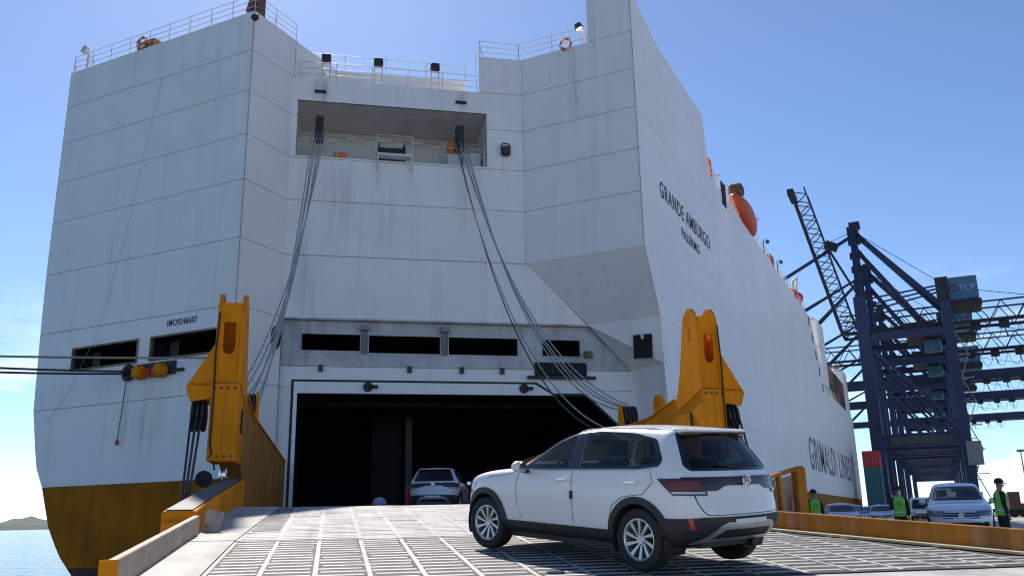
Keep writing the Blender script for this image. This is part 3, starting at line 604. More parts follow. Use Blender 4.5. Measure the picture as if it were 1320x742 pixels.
for yy, m_ in ((88,'red'),(104,'red')): b = SB(); b.box(XS-.8,XS-.05,yy,yy+1.6,25.7,26.9); b.build('liferaft_box', M[m_], ship, bevel=.15)
for yy in (84, 92): b = SB(); b.tube([(XS-.1,yy,25.6),(XS-.1,yy,27.1),(XS+.25,yy,27.2)], .05, 6); b.disc((XS+.3,yy,27.0), .18, (0,-.4,-1), .2, 10); b.build('deck_lamp', M['dark_steel'], ship)
b = SB(); b.lathe([(0,-1.2),(.6,-.9),(.75,0),(.6,.9),(0,1.2)], (XS-.7,110.5,27.2), YD, 14); b.build('rescue_boat', M['red'], ship, smooth=True)
b = SB(); b.tube([(XS-.9,109,25.6),(XS-.9,109,29),(XS-.5,110.5,29.8),(XS-.9,112,29),(XS-.9,112,25.6)], .18, 8); b.build('boat_davit', M['rail_white'], ship, smooth=True)
for k in range(5): b = SB(); b.box(XS-.02,XS+.03,113.4+k*1.9,114.2+k*1.9,24.2-k*1.9,25.4-k*1.9); b.build('side_window', M['black_hole'], ship)
b = SB(); b.prism([(XS,113,17.2),(XS,125,17.2),(XS,123.5,19.0),(XS,115,25.6),(XS,113,25.6)], (-.3,0,0)); b.build('side_plate', M['ship_side'], ship)
for yy, x0, x1, zt, dp in ((126,-16.2,-13.0,27.6,7),(161,-15.6,-13.2,25.2,5),(170,-18.5,-15.5,27.0,5)):
    b = SB(); b.box(x0,x1,yy,yy+dp,17.1,zt); b.box(x0+.4,x1-.4,yy+.4,yy+dp-1,zt,zt+.5); b.build('vent_tower', M['ship_white'], ship, bevel=.2)
    b = SB(); b.ball((x0+1.2,yy+1.2,zt+.9), .6,.6,.5); b.build('vent_cowl', M['seam'], ship, smooth=True)
    b = SB(); b.box(x0-.05,x1+.05,yy-.05,yy+.1,zt-4.2,zt-4.0); b.build('tower_band', M['rust_white'], ship)
for k, yy in enumerate((137,144.5,152)):
    for j in range(2): b = SB(); b.box(-15.6,-13.2,yy,yy+6,17.2+2.65*j,19.75+2.65*j); b.build('stowed_container', M['brown_box'] if (k+j) % 2 else M['crane_dark'], ship)
b = SB(); b.tube([(-14,142,17.1),(-14.2,142,27.5)], [.2,.1], 8); b.build('foremast', M['rail_white'], ship)

# ------------------------------------------------------------------ the stern ramp (local x = across, y = along towards the ship)
RA = R(37.5)
RB = Vector((4.0, 15.0, .9))
ramp = empty('stern_ramp', Matrix.Rotation(RA,3,'Z') @ RB, RA, label='ship stern ramp with slatted steel deck and two tall yellow hoist posts', cat='ramp')
RM = Matrix.Translation(-RB)
def RBd(): return MB(RM)
RW4 = Matrix.Rotation(RA, 4, 'Z')
PROF = [(4.2,.015),(8.75,.39),(13.1,.77),(20.5,1.36),(46.6,1.12)]
def rz(s):
    for (a, b), (c, d) in zip(PROF, PROF[1:]):
        if a <= s <= c: return b + (d-b)*(s-a)/(c-a)
    return PROF[0][1] if s < PROF[0][0] else PROF[-1][1]
def lat_r(s): return 6.57 + (13.6-s)*.457
def slab(name, pts, thick, m, parent=ramp, off=0.0, **kw):
    b = RBd(); b.prism([(l, s, rz(s)+off) for l, s in pts], (0,0,-thick)); return b.build(name, m, parent, **kw)
slab('entry_flap', [(-2.0,4.25),(11.2,4.25),(lat_r(8.68)+.1,8.68),(-2.0,8.68)], .05, M['ramp_deck'])
b = RBd(); b.prism([(-2,8.66,.30),(lat_r(8.7),8.66,.30),(lat_r(8.7),8.8,.30),(-2,8.8,.30)], (0,0,.07)); b.build('hinge_gap', M['black'], ramp)
low = slab('lower_deck', [(-2.0,8.78),(lat_r(8.78)+.1,8.78),(lat_r(13.05)+.1,13.05),(-2.0,13.05)], .3, M['ramp_base'])
up_ = slab('upper_deck', [(-2.3,13.1),(lat_r(13.1)+.1,13.1),(9.95,20.5),(-2.3,20.5)], .35, M['ramp_mid'])
slab('main_deck', [(-2.3,20.54),(9.95,20.54),(16.0,46.4),(-2.3,46.4)], .5, M['ramp_mid'])
# smooth steel margin left of the lanes
slab('margin_plate', [(-1.93,8.8),(-1.30,8.8),(-1.30,13.04),(-1.93,13.04)], .02, M['ramp_deck'], low, .024)
slab('margin_plate', [(-2.2,13.12),(-1.30,13.12),(-1.12,20.45),(-2.2,20.45)], .02, M['ramp_deck'], up_, .022)
# lane strips and tread bars
LP, L0 = .57, -1.28
lanes = []
l = L0
while l + LP < 9.6: lanes.append(l); l += LP
for l in lanes:                                    # strips between the lanes
    s0, s1 = 8.82, 13.03
    if l > lat_r(13.0) - .25: s1 = 13.6 - (l + .3 - 6.57)/.457
    if s1 > 9.0: slab('lane_strip', [(l-.026,s0),(l+.026,s0),(l+.026,s1),(l-.026,s1)], .03, M['ramp_bar'], low, .004)
bars = []
pit = .245
for li, l in enumerate(lanes):
    s = 8.95 + (li % 2)*.03
    while s < 13.0:
        if l + LP - .06 < lat_r(s) - .12: bars.append((l, s))
        s += pit
def bar_px(l, s):
    p = RW4 @ Vector((l+LP/2, s, rz(s))); d = p - EYE; wv = d.dot(CF); x = 660 + FPX*d.dot(CR)/wv; y = 371 - FPX*d.dot(CU)/wv
    return (1 if (-20 < x < 1340 and y < 745) else .02) / (wv*wv)
bars.sort(key=lambda q: -bar_px(*q))
tb = MB(); tb.box(-.24,.24,-.042,.042,-.02,.002)
tbm = tb.mesh('tread_bar', M['ramp_bar'])
slope_lo = math.atan2(.38, 4.35)
rest = RBd()
for k, (l, s) in enumerate(bars):
    c = Vector((l+LP/2+random.uniform(-.03,.03), s+random.uniform(-.014,.014), rz(s)+.001+random.uniform(-.0005,.001))); rot = random.uniform(-.035,.035)
    if k < 295:
        o = link('tread_bar', tbm, low); o.location = c - RB; o.rotation_euler = (slope_lo, 0, rot)
    else:
        rest.M = RM @ Matrix.Translation(c) @ Matrix.Rotation(slope_lo,4,'X'); rest.box(-.24,.24,-.042,.042,-.02,.002)
rest.build('tread_bars', M['ramp_bar'], low, kind='stuff')
tr = RBd(); slope_up = math.atan2(.59, 7.4); rnd = random.Random(5)
for l in lanes:
    s = 13.3
    while s < 20.4:
        if l + LP < lat_r(13.1) + (s-13.1)*.42:
            tr.M = RM @ Matrix.Translation((l+LP/2, s, rz(s)+.006)) @ Matrix.Rotation(slope_up,4,'X')
            if rnd.random() < .93: tr.box(-.25,.25,-.098,.098,-.01,-.001+rnd.uniform(0,.002))
        s += .235
tr.build('worn_treads', M['ramp_deck'], up_, kind='stuff')
for l in lanes:
    if l < 7.0: slab('lane_strip', [(l-.035,13.15),(l+.035,13.15),(l+.035,20.4),(l-.035,20.4)], .03, M['ramp_deck'], up_, .007)
# rubber-blackened first lane near the crest and two darker tyre paths
M['tyre_black'] = mat('tyre_black', (.13,.128,.125), .8, var=.4, vscale=2.2, stain=(.4,.39,.38), stain_amt=.8, stain_scale=2.6)
for l0, l1, s0, s1 in ((-1.2,-.78,14.6,20.2),(.5,.98,17.0,20.3),(-.65,-.2,17.5,20.3)):
    slab('worn_lane_plate', [(l0,s0),(l1,s0),(l1,s1),(l0,s1)], .01, M['tyre_black'] if l0 < -1 else M['ramp_mid'], up_, .011)
# edge barriers
b = RBd(); b.prism([(-2.02,8.9,rz(8.9)-.1),(-2.02,14.1,rz(14.1)-.1),(-2.02,14.1,rz(14.1)+.30),(-2.02,8.9,rz(8.9)+.30)], (.09,0,0)); bl = b.build('edge_barrier', M['worn_plate'], ramp, bevel=.01, label='scuffed pale steel edge plate on the water side of the ramp')
b = RBd(); b.prism([(-2.06,8.86,rz(8.9)-.12),(-1.90,8.86,rz(8.9)-.12),(-1.90,8.86,rz(8.9)+.31),(-2.06,8.86,rz(8.9)+.31)], (0,.05,0)); b.build('end_cap', M['ramp_yellow'], bl)
b = RBd(); q = [(lat_r(s), s) for s in (13.75, 7.3)]
z0, z1 = rz(13.75)-.1, rz(7.3)-.1
b.prism([(q[0][0],q[0][1],z0),(q[1][0],q[1][1],z1),(q[1][0],q[1][1],z1+.40),(q[0][0],q[0][1],z0+.40)], (.09,.04,0)); br = b.build('edge_barrier', M['worn_yellow'], ramp, bevel=.012, label='long scuffed yellow edge plate on the quay side of the ramp')
M['cream'] = mat('cream', (.62,.47,.27), .7, var=.15, vscale=3, stain=(.4,.3,.18), stain_amt=.5, stain_scale=3)
b = RBd(); b.prism([(q[0][0]-.2,q[0][1]-.05,z0+.11),(q[1][0]-.2,q[1][1]-.05,z1+.11),(q[1][0],q[1][1],z1+.11),(q[0][0],q[0][1],z0+.11)], (0,0,.03)); b.build('ledge', M['cream'], br)
b = RBd()
for i in range(7):
    s = 8 + i*.9; b.prism([(lat_r(s)+.09,s,rz(s)-.1),(lat_r(s)+.35,s+.1,rz(s)-.1),(lat_r(s)+.09,s,rz(s)+.25)], (.02,.05,0))
b.build('stiffener', M['worn_yellow'], br)
# foot frame beside the left post
b = RBd(); b.prism([(-2.55,14.5,.72),(-2.55,22.2,1.25),(-2.55,22.2,2.05),(-2.55,18,1.62),(-2.55,14.5,1.22)], (.5,0,0)); ff = b.build('foot_beam', M['ramp_yellow'], ramp, bevel=.02)
b = RBd(); b.prism([(-2.50,14.55,1.235),(-2.1,14.55,1.235),(-2.1,18,1.635),(-2.50,18,1.635)], (0,0,.012)); b.prism([(-2.50,18,1.635),(-2.1,18,1.635),(-2.1,22.1,2.06),(-2.50,22.1,2.06)], (0,0,.012)); b.build('beam_top', M['grey_box'], ff)
b = RBd(); b.M = RM @ Matrix.Translation((-1.83,14.5,rz(14.5))) @ Matrix.Rotation(R(-14),4,'X') @ Matrix.Rotation(R(12),4,'Y'); b.box(-.13,.13,-.012,.012,0,.36); b.build('loose_plate', M['worn_plate'], ramp)
b = RBd(); b.box(-2.5,-1.95,14.3,14.5,rz(14.3)-.15,rz(14.3)+.2); b.build('end_block', M['ramp_yellow'], ramp, bevel=.02)

def plate2(b, outer, holes, f, vec, mi=0):
    """flat plate with holes: 2D loops mapped to 3D by f, thickened by vec"""
    bm = bmesh.new(); loops = []
    for lp in [outer] + list(holes):
        vs = [bm.verts.new((p[0], p[1], 0)) for p in lp]; loops.append(vs)
        for i in range(len(vs)): bm.edges.new((vs[i], vs[(i+1) % len(vs)]))
    bmesh.ops.triangle_fill(bm, use_beauty=True, use_dissolve=False, edges=bm.edges[:])
    bm.verts.index_update(); co = [Vector(f(v.co.x, v.co.y)) for v in bm.verts]; tris = [[v.index for v in fc.verts] for fc in bm.faces]
    vec = Vector(vec); n = len(co); fs = tris + [[i+n for i in t][::-1] for t in tris]
    for vs in loops:
        ix = [v.index for v in vs]
        for i in range(len(ix)): a, c = ix[i], ix[(i+1) % len(ix)]; fs.append((a, c, c+n, a+n))
    bm.free(); b.add(co + [p+vec for p in co], fs, mi)
def circ(cx, cy, r, n=16, ry=None): return [(cx+r*math.cos(2*math.pi*i/n), cy+(ry or r)*math.sin(2*math.pi*i/n)) for i in range(n)]
S0 = 22.3
def post(Li, o, lab):
    p = RBd()
    side = [(S0,4.40),(24.3,3.95),(23.75,5.0),(23.35,6.30),(23.25,6.58),(23.05,6.76),(22.85,6.81),(22.65,6.76),(22.47,6.58),(22.38,6.30),(S0,5.5)]
    hole = circ(22.86,6.02,.12,14,.19)
    po = None
    for a in (0, .58):
        b = RBd(); plate2(b, side, [hole], lambda s, z: (Li+o*a, s, z), (o*.09,0,0))
        x = b.build('hoist_post', M['ramp_yellow'], po or ramp, label=lab if po is None else None, bevel=0) if po is None else b.build('side_cheek', M['ramp_yellow'], po)
        po = po or x
    slot = [(.20,5.97),(.50,5.97),(.50,5.3),(.46,5.2),(.40,5.15),(.30,5.15),(.24,5.2),(.20,5.3)]
    b = RBd(); plate2(b, [(.092,4.46),(.578,4.46),(.578,6.48),(.092,6.48)], [slot], lambda a, z: (Li+o*a, S0+.06, z), (0,.07,0)); b.build('front_plate', M['ramp_yellow'], po)
    b = RBd(); b.prism([(Li+o*.092,23.2,4.5),(Li+o*.578,23.2,4.5),(Li+o*.578,23.0,6.4),(Li+o*.092,23.0,6.4)], (0,.07,0)); b.build('back_plate', M['ramp_yellow'], po)
    # lower box column
    b = RBd(); b.box(*sorted((Li+o*.03, Li+o*.70)), S0-.01, 23.55, 2.5, 4.42); b.build('column', M['ramp_yellow'], po, bevel=.025)
    b = RBd(); b.box(*sorted((Li+o*.02, Li+o*.72)), S0-.03, 23.6, 4.425, 4.47); b.build('collar', M['ramp_yellow'], po)
    b = RBd(); b.prism([(Li-o*.004,23.1,3.25),(Li-o*.004,23.22,3.25),(Li-o*.004,23.22,3.85),(Li-o*.004,23.1,3.85)], (o*.03,0,0)); b.build('slot', M['black_hole'], po)
    for k in range(4):
        for z in (2.62, 4.28): b = RBd(); b.disc((Li+o*(.12+.165*k), S0-.01, z), .032, (0,-1,0), .025, 8); b.build('bolt', M['dark_steel'], po)
    b = RBd(); b.tube([(Li+o*.03,S0-.012,4.40),(Li+o*.70,S0-.012,4.40)], .014, 6); b.tube([(Li+o*.36,S0-.012,2.55),(Li+o*.36,S0-.012,4.38)], .010, 6); b.build('weld_bead', M['worn_yellow'], po)
    b = RBd(); b.tube([(Li+o*.60,S0-.05,6.2),(Li+o*.64,S0-.05,5.2),(Li+o*.62,S0-.06,4.2),(Li+o*.63,S0-.06,2.9),(Li+o*.5,S0+.1,2.3)], .022, 8); b.build('hydraulic_hose', M['rubber'], po, smooth=True)
    # shoulder
    sh = [(.672,5.40),(1.30,4.30),(1.17,3.95),(.705,4.02),(.672,4.46)]
    b = RBd(); b.prism([(Li+o*a, S0+.02, z) for a, z in sh], (0,.09,0)); b.prism([(Li+o*a, 23.3, z) for a, z in sh], (0,.09,0)); b.prism([(Li+o*.70,S0+.02,4.40),(Li+o*1.25,S0+.02,4.40),(Li+o*1.25,23.39,4.40),(Li+o*.70,23.39,4.40)], (0,0,-.05)); b.build('shoulder', M['ramp_yellow'], po)
    for k in range(3):
        b = RBd(); b.disc((Li+o*(.86+.12*k), 22.85, 3.66), .40, (o,0,0), .07, 20); b.build('sheave', M['black'], po)
    # hydraulic foot
    b = RBd(); b.tube([(Li+o*.35,22.9,2.52),(Li+o*.35,22.8,1.95)], .10, 14); b.build('piston', M['chrome'], po, smooth=True)
    b = RBd(); b.disc((Li+o*.72,22.35,2.08), .2, (0,-1,0), .1, 18); b.build('rubber_roller', M['rubber'], po)
    b = RBd(); b.prism([(Li+o*.15,22.6,1.3),(Li+o*.15,23.1,1.3),(Li+o*.15,23.0,2.1),(Li+o*.15,22.7,2.1)], (o*.08,0,0)); b.prism([(Li+o*.5,22.6,1.3),(Li+o*.5,23.1,1.3),(Li+o*.5,23.0,2.1),(Li+o*.5,22.7,2.1)], (o*.08,0,0)); b.build('lug', M['worn_yellow'], po)
    # side girder back to the ship
    gp = [(23.56,2.5),(24.9,2.1),(25.6,rz(25.6)),(45.5,rz(45.5)),(45.5,4.0),(26.5,4.05),(24.3,4.35),(23.56,4.4)]
    b = RBd(); b.prism([(Li+o*.02, s, z) for s, z in gp], (o*.4,0,0)); gd = b.build('side_girder', M['worn_yellow'] if o < 0 else M['ramp_yellow'], ramp, bevel=.02)
    b = RBd(); b.prism([(Li-o*.03,24.3,4.34),(Li+o*.5,24.3,4.34),(Li+o*.5,26.5,4.04),(Li-o*.03,26.5,4.04)], (0,0,.05)); b.prism([(Li-o*.03,26.5,4.04),(Li+o*.5,26.5,4.04),(Li+o*.5,45.5,3.99),(Li-o*.03,45.5,3.99)], (0,0,.05)); b.build('flange', M['ramp_yellow'], gd)
    for k in range(5):
        s = 27+k*4; b = RBd(); b.box(*sorted((Li-o*.03, Li+o*.02)), s, s+.12, rz(s), 4.0); b.build('rib', M['worn_yellow'], gd)
    # wire sheaves standing on the girder
    ss = 27.0 if o < 0 else 29.2
    for k in range(4): b = RBd(); b.disc((Li+o*(.03+.12*k), ss, 4.38), .42, (o,0,0), .08, 22); b.build('wire_sheave', M['black'], gd)
    b = RBd(); b.prism([(Li-o*.06,ss-.35,4.0),(Li-o*.06,ss+.35,4.0),(Li-o*.06,ss+.12,4.85),(Li-o*.06,ss-.12,4.85)], (o*.06,0,0)); b.build('cheek_plate', M['ramp_yellow'], gd)
    return po
post(-2.3, -1, 'yellow forked hoist post at the left edge of the ramp')
post(9.95, 1, 'yellow forked hoist post at the right edge of the ramp')
b = RBd(); plate2(b, [(25.75,4.0),(26.45,4.0),(26.45,4.55),(26.28,4.75),(25.92,4.75),(25.75,4.55)], [[(25.95,4.15),(26.25,4.15),(26.25,4.5),(25.95,4.5)]], lambda s, z: (10.1, s, z), (.12,0,0)); b.build('lifting_eye', M['ramp_yellow'], ramp, bevel=0)
# open frame hanging on the outer edge of the ramp, behind the yellow edge plate
fr = empty('edge_frame'); fr.parent = ramp
def FB(): return RBd()
b = FB(); b.box(9.85,9.95,18.9,19.1,.6,1.80); b.prism([(9.85,18.9,1.76),(10.85,18.9,2.02),(10.85,18.9,2.1),(9.85,18.9,1.84)], (0,.3,0)); b.box(10.65,10.87,18.85,19.15,.6,2.05); b.box(10.2,10.26,18.9,19.1,.6,1.9); b.build('frame_post', M['worn_yellow'], fr, bevel=.015)
for a, c in ((9.97,10.19),(10.27,10.64)): b = FB(); b.prism([(a,19.12,.6),(c,19.12,.6),(c,19.08,1.88 if c > 10.2 else 1.8),(a,19.08,1.8 if c > 10.2 else 1.74)], (0,.05,0)); b.build('panel', M['worn_plate'], fr)
b = FB(); b.ball((10.52,18.98,1.2), .05,.05,.2); b.build('rag', M['skin'], fr, smooth=True)

# ------------------------------------------------------------------ hoisting wires and mooring ropes
def RW(l, s, z): return RW4 @ Vector((l, s, z))
def sag(a, b, d, n=28): return [a.lerp(b, i/n) - Vector((0,0,4*d*(i/n)*(1-i/n))) for i in range(n+1)]
def wire(name, pts, r, m, lab, group, cat='wire'):
    b = MB(); b.tube(pts, r, 8); return b.build(name, m, smooth=True, label=lab, cat=cat, group=group)
nm = ['outermost left', 'second from the left', 'third from the left', 'third from the right', 'second from the right', 'rightmost']
for k in range(6):
    a = uz(1.14+.135*k, 22.3, -.02+.10*(k % 2)); e = RW(-2.36-.06*k, 28.7-.62*k, 4.80-.04*(k % 2))
    wire('hoist_wire', sag(a, e, 1.9+.20*((k*3) % 5)), .030, M['wire'], f'{nm[k]} of the steel wires running down to the left hoist post', 'wires of the left hoist')
for k in range(6):
    a = uz(9.24+.135*k, 22.3, -.02+.10*(k % 2)); e = RW(10.0+.09*k, 28.3+.42*k, 4.84-.03*(k % 2))
    if k < 2: e = RW(9.9, 29.4+.5*k, 3.9)
    wire('hoist_wire', sag(a, e, 2.5+.24*k if k > 1 else 3.7+.35*k), .030, M['wire'] if k != 1 else M['wire_dark'], f'{nm[k]} of the steel wires sagging down to the right girder', 'wires of the right hoist')
for k in range(3):
    for Li, o, sd_n in ((-2.3,-1,'left'),(9.95,1,'right')):
        wire('fall_wire', [RW(Li+o*(.9+.12*k), 22.45, 3.6), RW(Li+o*(.9+.05*k), 20.9, .7)], .03, M['wire_dark'], f'{["inner","middle","outer"][k]} dark wire hanging from the shoulder of the {sd_n} hoist post', f'dark wires under the {sd_n} hoist post')
def far(px, py, dd): return EYE + ray(px, py)/FPX*dd
wire('mooring_rope', sag(Vector((-31.6,YT-.2,8.95)), far(-60,457.5,40), .05), .055, M['rope'], 'upper pale mooring rope running off to the left across the stern', 'stern mooring ropes', 'rope')
wire('mooring_rope', sag(Vector((-37.2,YT-.2,8.78)), far(-60,471,40), .05), .055, M['wire_dark'], 'middle dark mooring rope leaving the round fairlead', 'stern mooring ropes', 'rope')
wire('mooring_rope', sag(Vector((-37.2,YT-.2,8.66)), far(-60,477.5,40), .05), .055, M['wire_dark'], 'lowest dark mooring rope leaving the round fairlead', 'stern mooring ropes', 'rope')

# ------------------------------------------------------------------ cars (local x forward, y left, z up; origin on the ground under the rear axle)
def interp(tab, x):
    if x <= tab[0][0]: return tab[0][1]
    for (a, b), (c, d) in zip(tab, tab[1:]):
        if a <= x <= c:
            t = (x-a)/(c-a); return b + (d-b)*t
    return tab[-1][1]
def body_cage():
    Wt = [(-.62,.80),(-.45,.845),(-.2,.865),(0,.875),(.5,.872),(1.3,.868),(2.0,.868),(2.65,.872),(2.9,.85),(3.08,.80)]
    belt = [(-.6,1.085),(0,1.055),(1.0,1.02),(2.05,.985)]
    hood = [(2.05,1.03),(2.3,1.015),(2.65,.985),(2.95,.935),(3.08,.895),(3.25,.83)]
    roof = [(-.5,1.475),(-.3,1.505),(0,1.53),(.4,1.55),(.8,1.545),(1.1,1.515),(1.35,1.455),(1.6,1.345),(1.85,1.20),(2.05,1.075)]
    rw = [(-.5,.555),(0,.575),(.8,.59),(1.35,.61),(1.85,.68),(2.05,.74)]
    st = [-.2,0,.25,.5,.75,1.0,1.2,1.38,1.6,1.82,2.02,2.2,2.4,2.65,2.85,3.0]
    rows = []
    def sect(x):
        Wd = interp(Wt, x)
        zb = .26; p = [(x,0,.22),(x,Wd*.6,.22),(x,Wd*.93,zb),(x,Wd*.985,.42),(x,Wd*1.0,.60)]
        if x < 2.1:
            bz = interp(belt, x); rz_ = interp(roof, x); r_ = interp(rw, x)
            p += [(x,Wd*1.005,.80),(x,Wd*.985,.93),(x,Wd*.955,bz)]
            if x < 1.95: p += [(x,r_+.05,max(bz+.03,rz_-.10)),(x,r_,max(bz+.05,rz_-.045)),(x+.03,r_*.55,rz_-.012),(x+.05,0,rz_)]
            else: p += [(x,Wd*.90,bz+.03),(x+.02,r_,rz_-.03),(x+.1,r_*.55,rz_-.01),(x+.13,0,rz_)]
        else:
            h = interp(hood, x)
            p += [(x,Wd*1.005,.78),(x,Wd*.985,min(.90,h-.06)),(x,Wd*.955,h-.045),(x,Wd*.90,h-.015),(x,Wd*.74,h),(x,Wd*.4,h+.012),(x,0,h+.018)]
        return p
    for x in st: rows.append(sect(x))
    # rear corner ring / front corner ring
    rear = [(-.52,0,.30),(-.52,.45,.30),(-.55,.74,.33),(-.60,.80,.45),(-.60,.82,.62),(-.57,.825,.80),(-.54,.82,.95),(-.50,.79,1.07),(-.30,.60,1.41),(-.30,.545,1.475),(-.32,.30,1.50),(-.33,0,1.505)]
    front = [(3.05,0,.22),(3.05,.45,.22),(3.10,.74,.26),(3.13,.775,.42),(3.13,.775,.58),(3.11,.765,.70),(3.10,.74,.78),(3.09,.70,.835),(3.09,.64,.855),(3.10,.52,.868),(3.12,.27,.885),(3.13,0,.89)]
    rows = [rear] + rows + [front]
    vs = []; idx = {}; fs = []
    n = len(rear)
    for i, rw_ in enumerate(rows):
        for j, (x, y, z) in enumerate(rw_):
            idx[(i, j, 1)] = len(vs); vs.append((x, y, z))
            if j in (0, n-1): idx[(i, j, -1)] = idx[(i, j, 1)]
            else: idx[(i, j, -1)] = len(vs); vs.append((x, -y, z))
    for i in range(len(rows)-1):
        for j in range(n-1):
            for s in (1, -1): fs.append((idx[(i,j,s)], idx[(i+1,j,s)], idx[(i+1,j+1,s)], idx[(i,j+1,s)]))
    # end caps: rows j = 2..9, columns corner, mid, centre, mid, corner
    def cap(i, xc, zc, yf):
        ring = {}
        for j in range(2, 10):
            cx, cy, cz = rows[i][j]
            for s in (1, -1):
                ring[(j, 2*s)] = idx[(i,j,s)]
            if j == 2:
                for s in (1, -1): ring[(j, s)] = idx[(i,1,s)]
                ring[(j, 0)] = idx[(i,0,1)]
            elif j == 9:
                for s in (1, -1): ring[(j, s)] = idx[(i,10,s)]
                ring[(j, 0)] = idx[(i,11,1)]
            else:
                k = j-3; z_ = cz + zc[k]
                for s in (1, -1): ring[(j, s)] = len(vs); vs.append((xc[k][1], s*cy*yf, z_))
                ring[(j, 0)] = len(vs); vs.append((xc[k][0], 0, z_))
        for j in range(2, 9):
            for c in (-2, -1, 0, 1): fs.append((ring[(j,c)], ring[(j,c+1)], ring[(j+1,c+1)], ring[(j+1,c)]))
    #            z .45          .62          .80          .95         1.07         1.41
    cap(0, [(-.84,-.80),(-.82,-.79),(-.76,-.73),(-.75,-.71),(-.70,-.66),(-.45,-.42)], [0,0,0,0,0,0], .66)
    cap(len(rows)-1, [(3.40,3.35),(3.42,3.37),(3.40,3.35),(3.36,3.31),(3.29,3.25),(3.22,3.19)], [0,0,0,0,.01,.01], .64)
    return vs, fs
def evalmesh(me, mods):
    o = bpy.data.objects.new('tmp_eval', me); COL.objects.link(o); extra = []
    for kind, kw in mods:
        md = o.modifiers.new(kind, kind)
        for k, v in kw.items():
            if k == 'object':
                t = bpy.data.objects.new('tmp_cut', v); COL.objects.link(t); extra.append(t); t.hide_render = True; v = t
            setattr(md, k, v)
    dg = bpy.context.evaluated_depsgraph_get(); r = bpy.data.meshes.new_from_object(o.evaluated_get(dg))
    bpy.data.objects.remove(o)
    for t in extra: bpy.data.objects.remove(t)
    return r
def rawmesh(vs, fs, smooth=True):
    b = MB(); b.add(vs, fs); me = b.mesh('raw', [M['black']], smooth=smooth); return me
_vs, _fs = body_cage()
BODY = evalmesh(rawmesh(_vs, _fs), [('SUBSURF', dict(levels=2, render_levels=2))])
for p in BODY.polygons: p.use_smooth = True
def offset_mesh(me, d):
    c = me.copy(); ns = [v.normal.copy() for v in me.vertices]
    for v, q in zip(c.vertices, ns): v.co = v.co + q*d
    return c
def roundpoly(pts, r=.03, k=4):
    out = []; n = len(pts)
    for i in range(n):
        p0, p1, p2 = Vector(pts[i-1]), Vector(pts[i]), Vector(pts[(i+1) % n]); a = (p0-p1); c = (p2-p1); rr = min(r, a.length*.45, c.length*.45)
        A, C = p1 + a.normalized()*rr, p1 + c.normalized()*rr
        for t in range(k+1): q = t/k; out.append(tuple(A*(1-q)**2 + p1*2*q*(1-q) + C*q*q))
    return out
def prism_side(poly, y0, y1):
    b = MB(); b.prism([(x, y0, z) for x, z in poly], (0, y1-y0, 0)); return b.mesh('cut', [M['black']])
def prism_end(poly, x0, x1, tilt=0.0):
    """poly in (y,z); runs along x, sheared by tilt in z"""
    b = MB(); b.prism([(x0, y, z) for y, z in poly], (x1-x0, 0, tilt)); return b.mesh('cut', [M['black']])
def boolean(me, cut, op): return evalmesh(me, [('BOOLEAN', dict(object=cut, operation=op, solver='EXACT'))])
_skin = {}
def skin(off, th):
    k = (off, th)
    if k not in _skin: _skin[k] = evalmesh(offset_mesh(BODY, off), [('SOLIDIFY', dict(thickness=th, offset=-1))])
    return _skin[k]
def patch(cut, off=.004, th=.008): return boolean(skin(off, th), cut, 'INTERSECT')

# ---- outlines (side view x,z ; end view y,z)
F_WIN = roundpoly([(1.92,1.03),(1.10,1.05),(1.12,1.42),(1.22,1.395),(1.40,1.335)], .03)
R_WIN = roundpoly([(.93,1.055),(.125,1.085),(.20,1.42),(.6,1.445),(.96,1.435)], .03)
Q_WIN = roundpoly([(.105,1.087),(-.20,1.11),(-.22,1.16),(-.09,1.34),(.18,1.415)], .03)
DLO = roundpoly([(2.03,1.0),(.0,1.05),(-.27,1.085),(-.29,1.16),(-.13,1.375),(.2,1.44),(.75,1.465),(1.2,1.44),(1.45,1.36),(1.75,1.18)], .05)
R_GLASS = roundpoly([(-.60,1.07),(.60,1.07),(.63,1.10),(.50,1.43),(-.50,1.43),(-.63,1.10)], .05)
W_GLASS = roundpoly([(-.70,1.07),(.70,1.07),(.56,1.43),(-.56,1.43)], .06)
HOLES = {}
def car_meshes():
    shell = evalmesh(BODY, [('SOLIDIFY', dict(thickness=.025, offset=-1))])
    for poly in (F_WIN, R_WIN, Q_WIN): shell = boolean(shell, prism_side(poly, -1.2, 1.2), 'DIFFERENCE')
    shell = boolean(shell, prism_end(R_GLASS, -1.2, -.1), 'DIFFERENCE')
    shell = boolean(shell, prism_end(W_GLASS, 1.2, 2.6), 'DIFFERENCE')
    for x in (0, 2.65):
        b = MB(); b.lathe([(0,-1.2),(.365,-1.2),(.365,1.2),(0,1.2)], (x,0,.335), (0,1,0), 40); shell = boolean(shell, b.mesh('cut', [M['black']]), 'DIFFERENCE')
    for p in shell.polygons: p.use_smooth = True
    return shell
SHELL = car_meshes()
def smooth_by_angle(me, ang=.6):
    for p in me.polygons: p.use_smooth = True
    try: me.set_sharp_from_angle(angle=ang)
    except Exception: pass
    return me
smooth_by_angle(SHELL)
LOWER = roundpoly([(3.6,.15),(3.6,.45),(3.1,.42),(2.6,.39),(.0,.40),(-.5,.47),(-1,.60),(-1,.15)], .01)
def both(poly, **kw): return patch(prism_side(poly, -1.3, 1.3), **kw)
def left(poly, sgn, **kw): return patch(prism_side(poly, .3*sgn, 1.3*sgn), **kw)
def rear(poly, x0=-1.3, x1=-.30, **kw): return patch(prism_end(poly, x0, x1), **kw)
def fronty(poly, **kw): return patch(prism_end(poly, 2.9, 3.8), **kw)
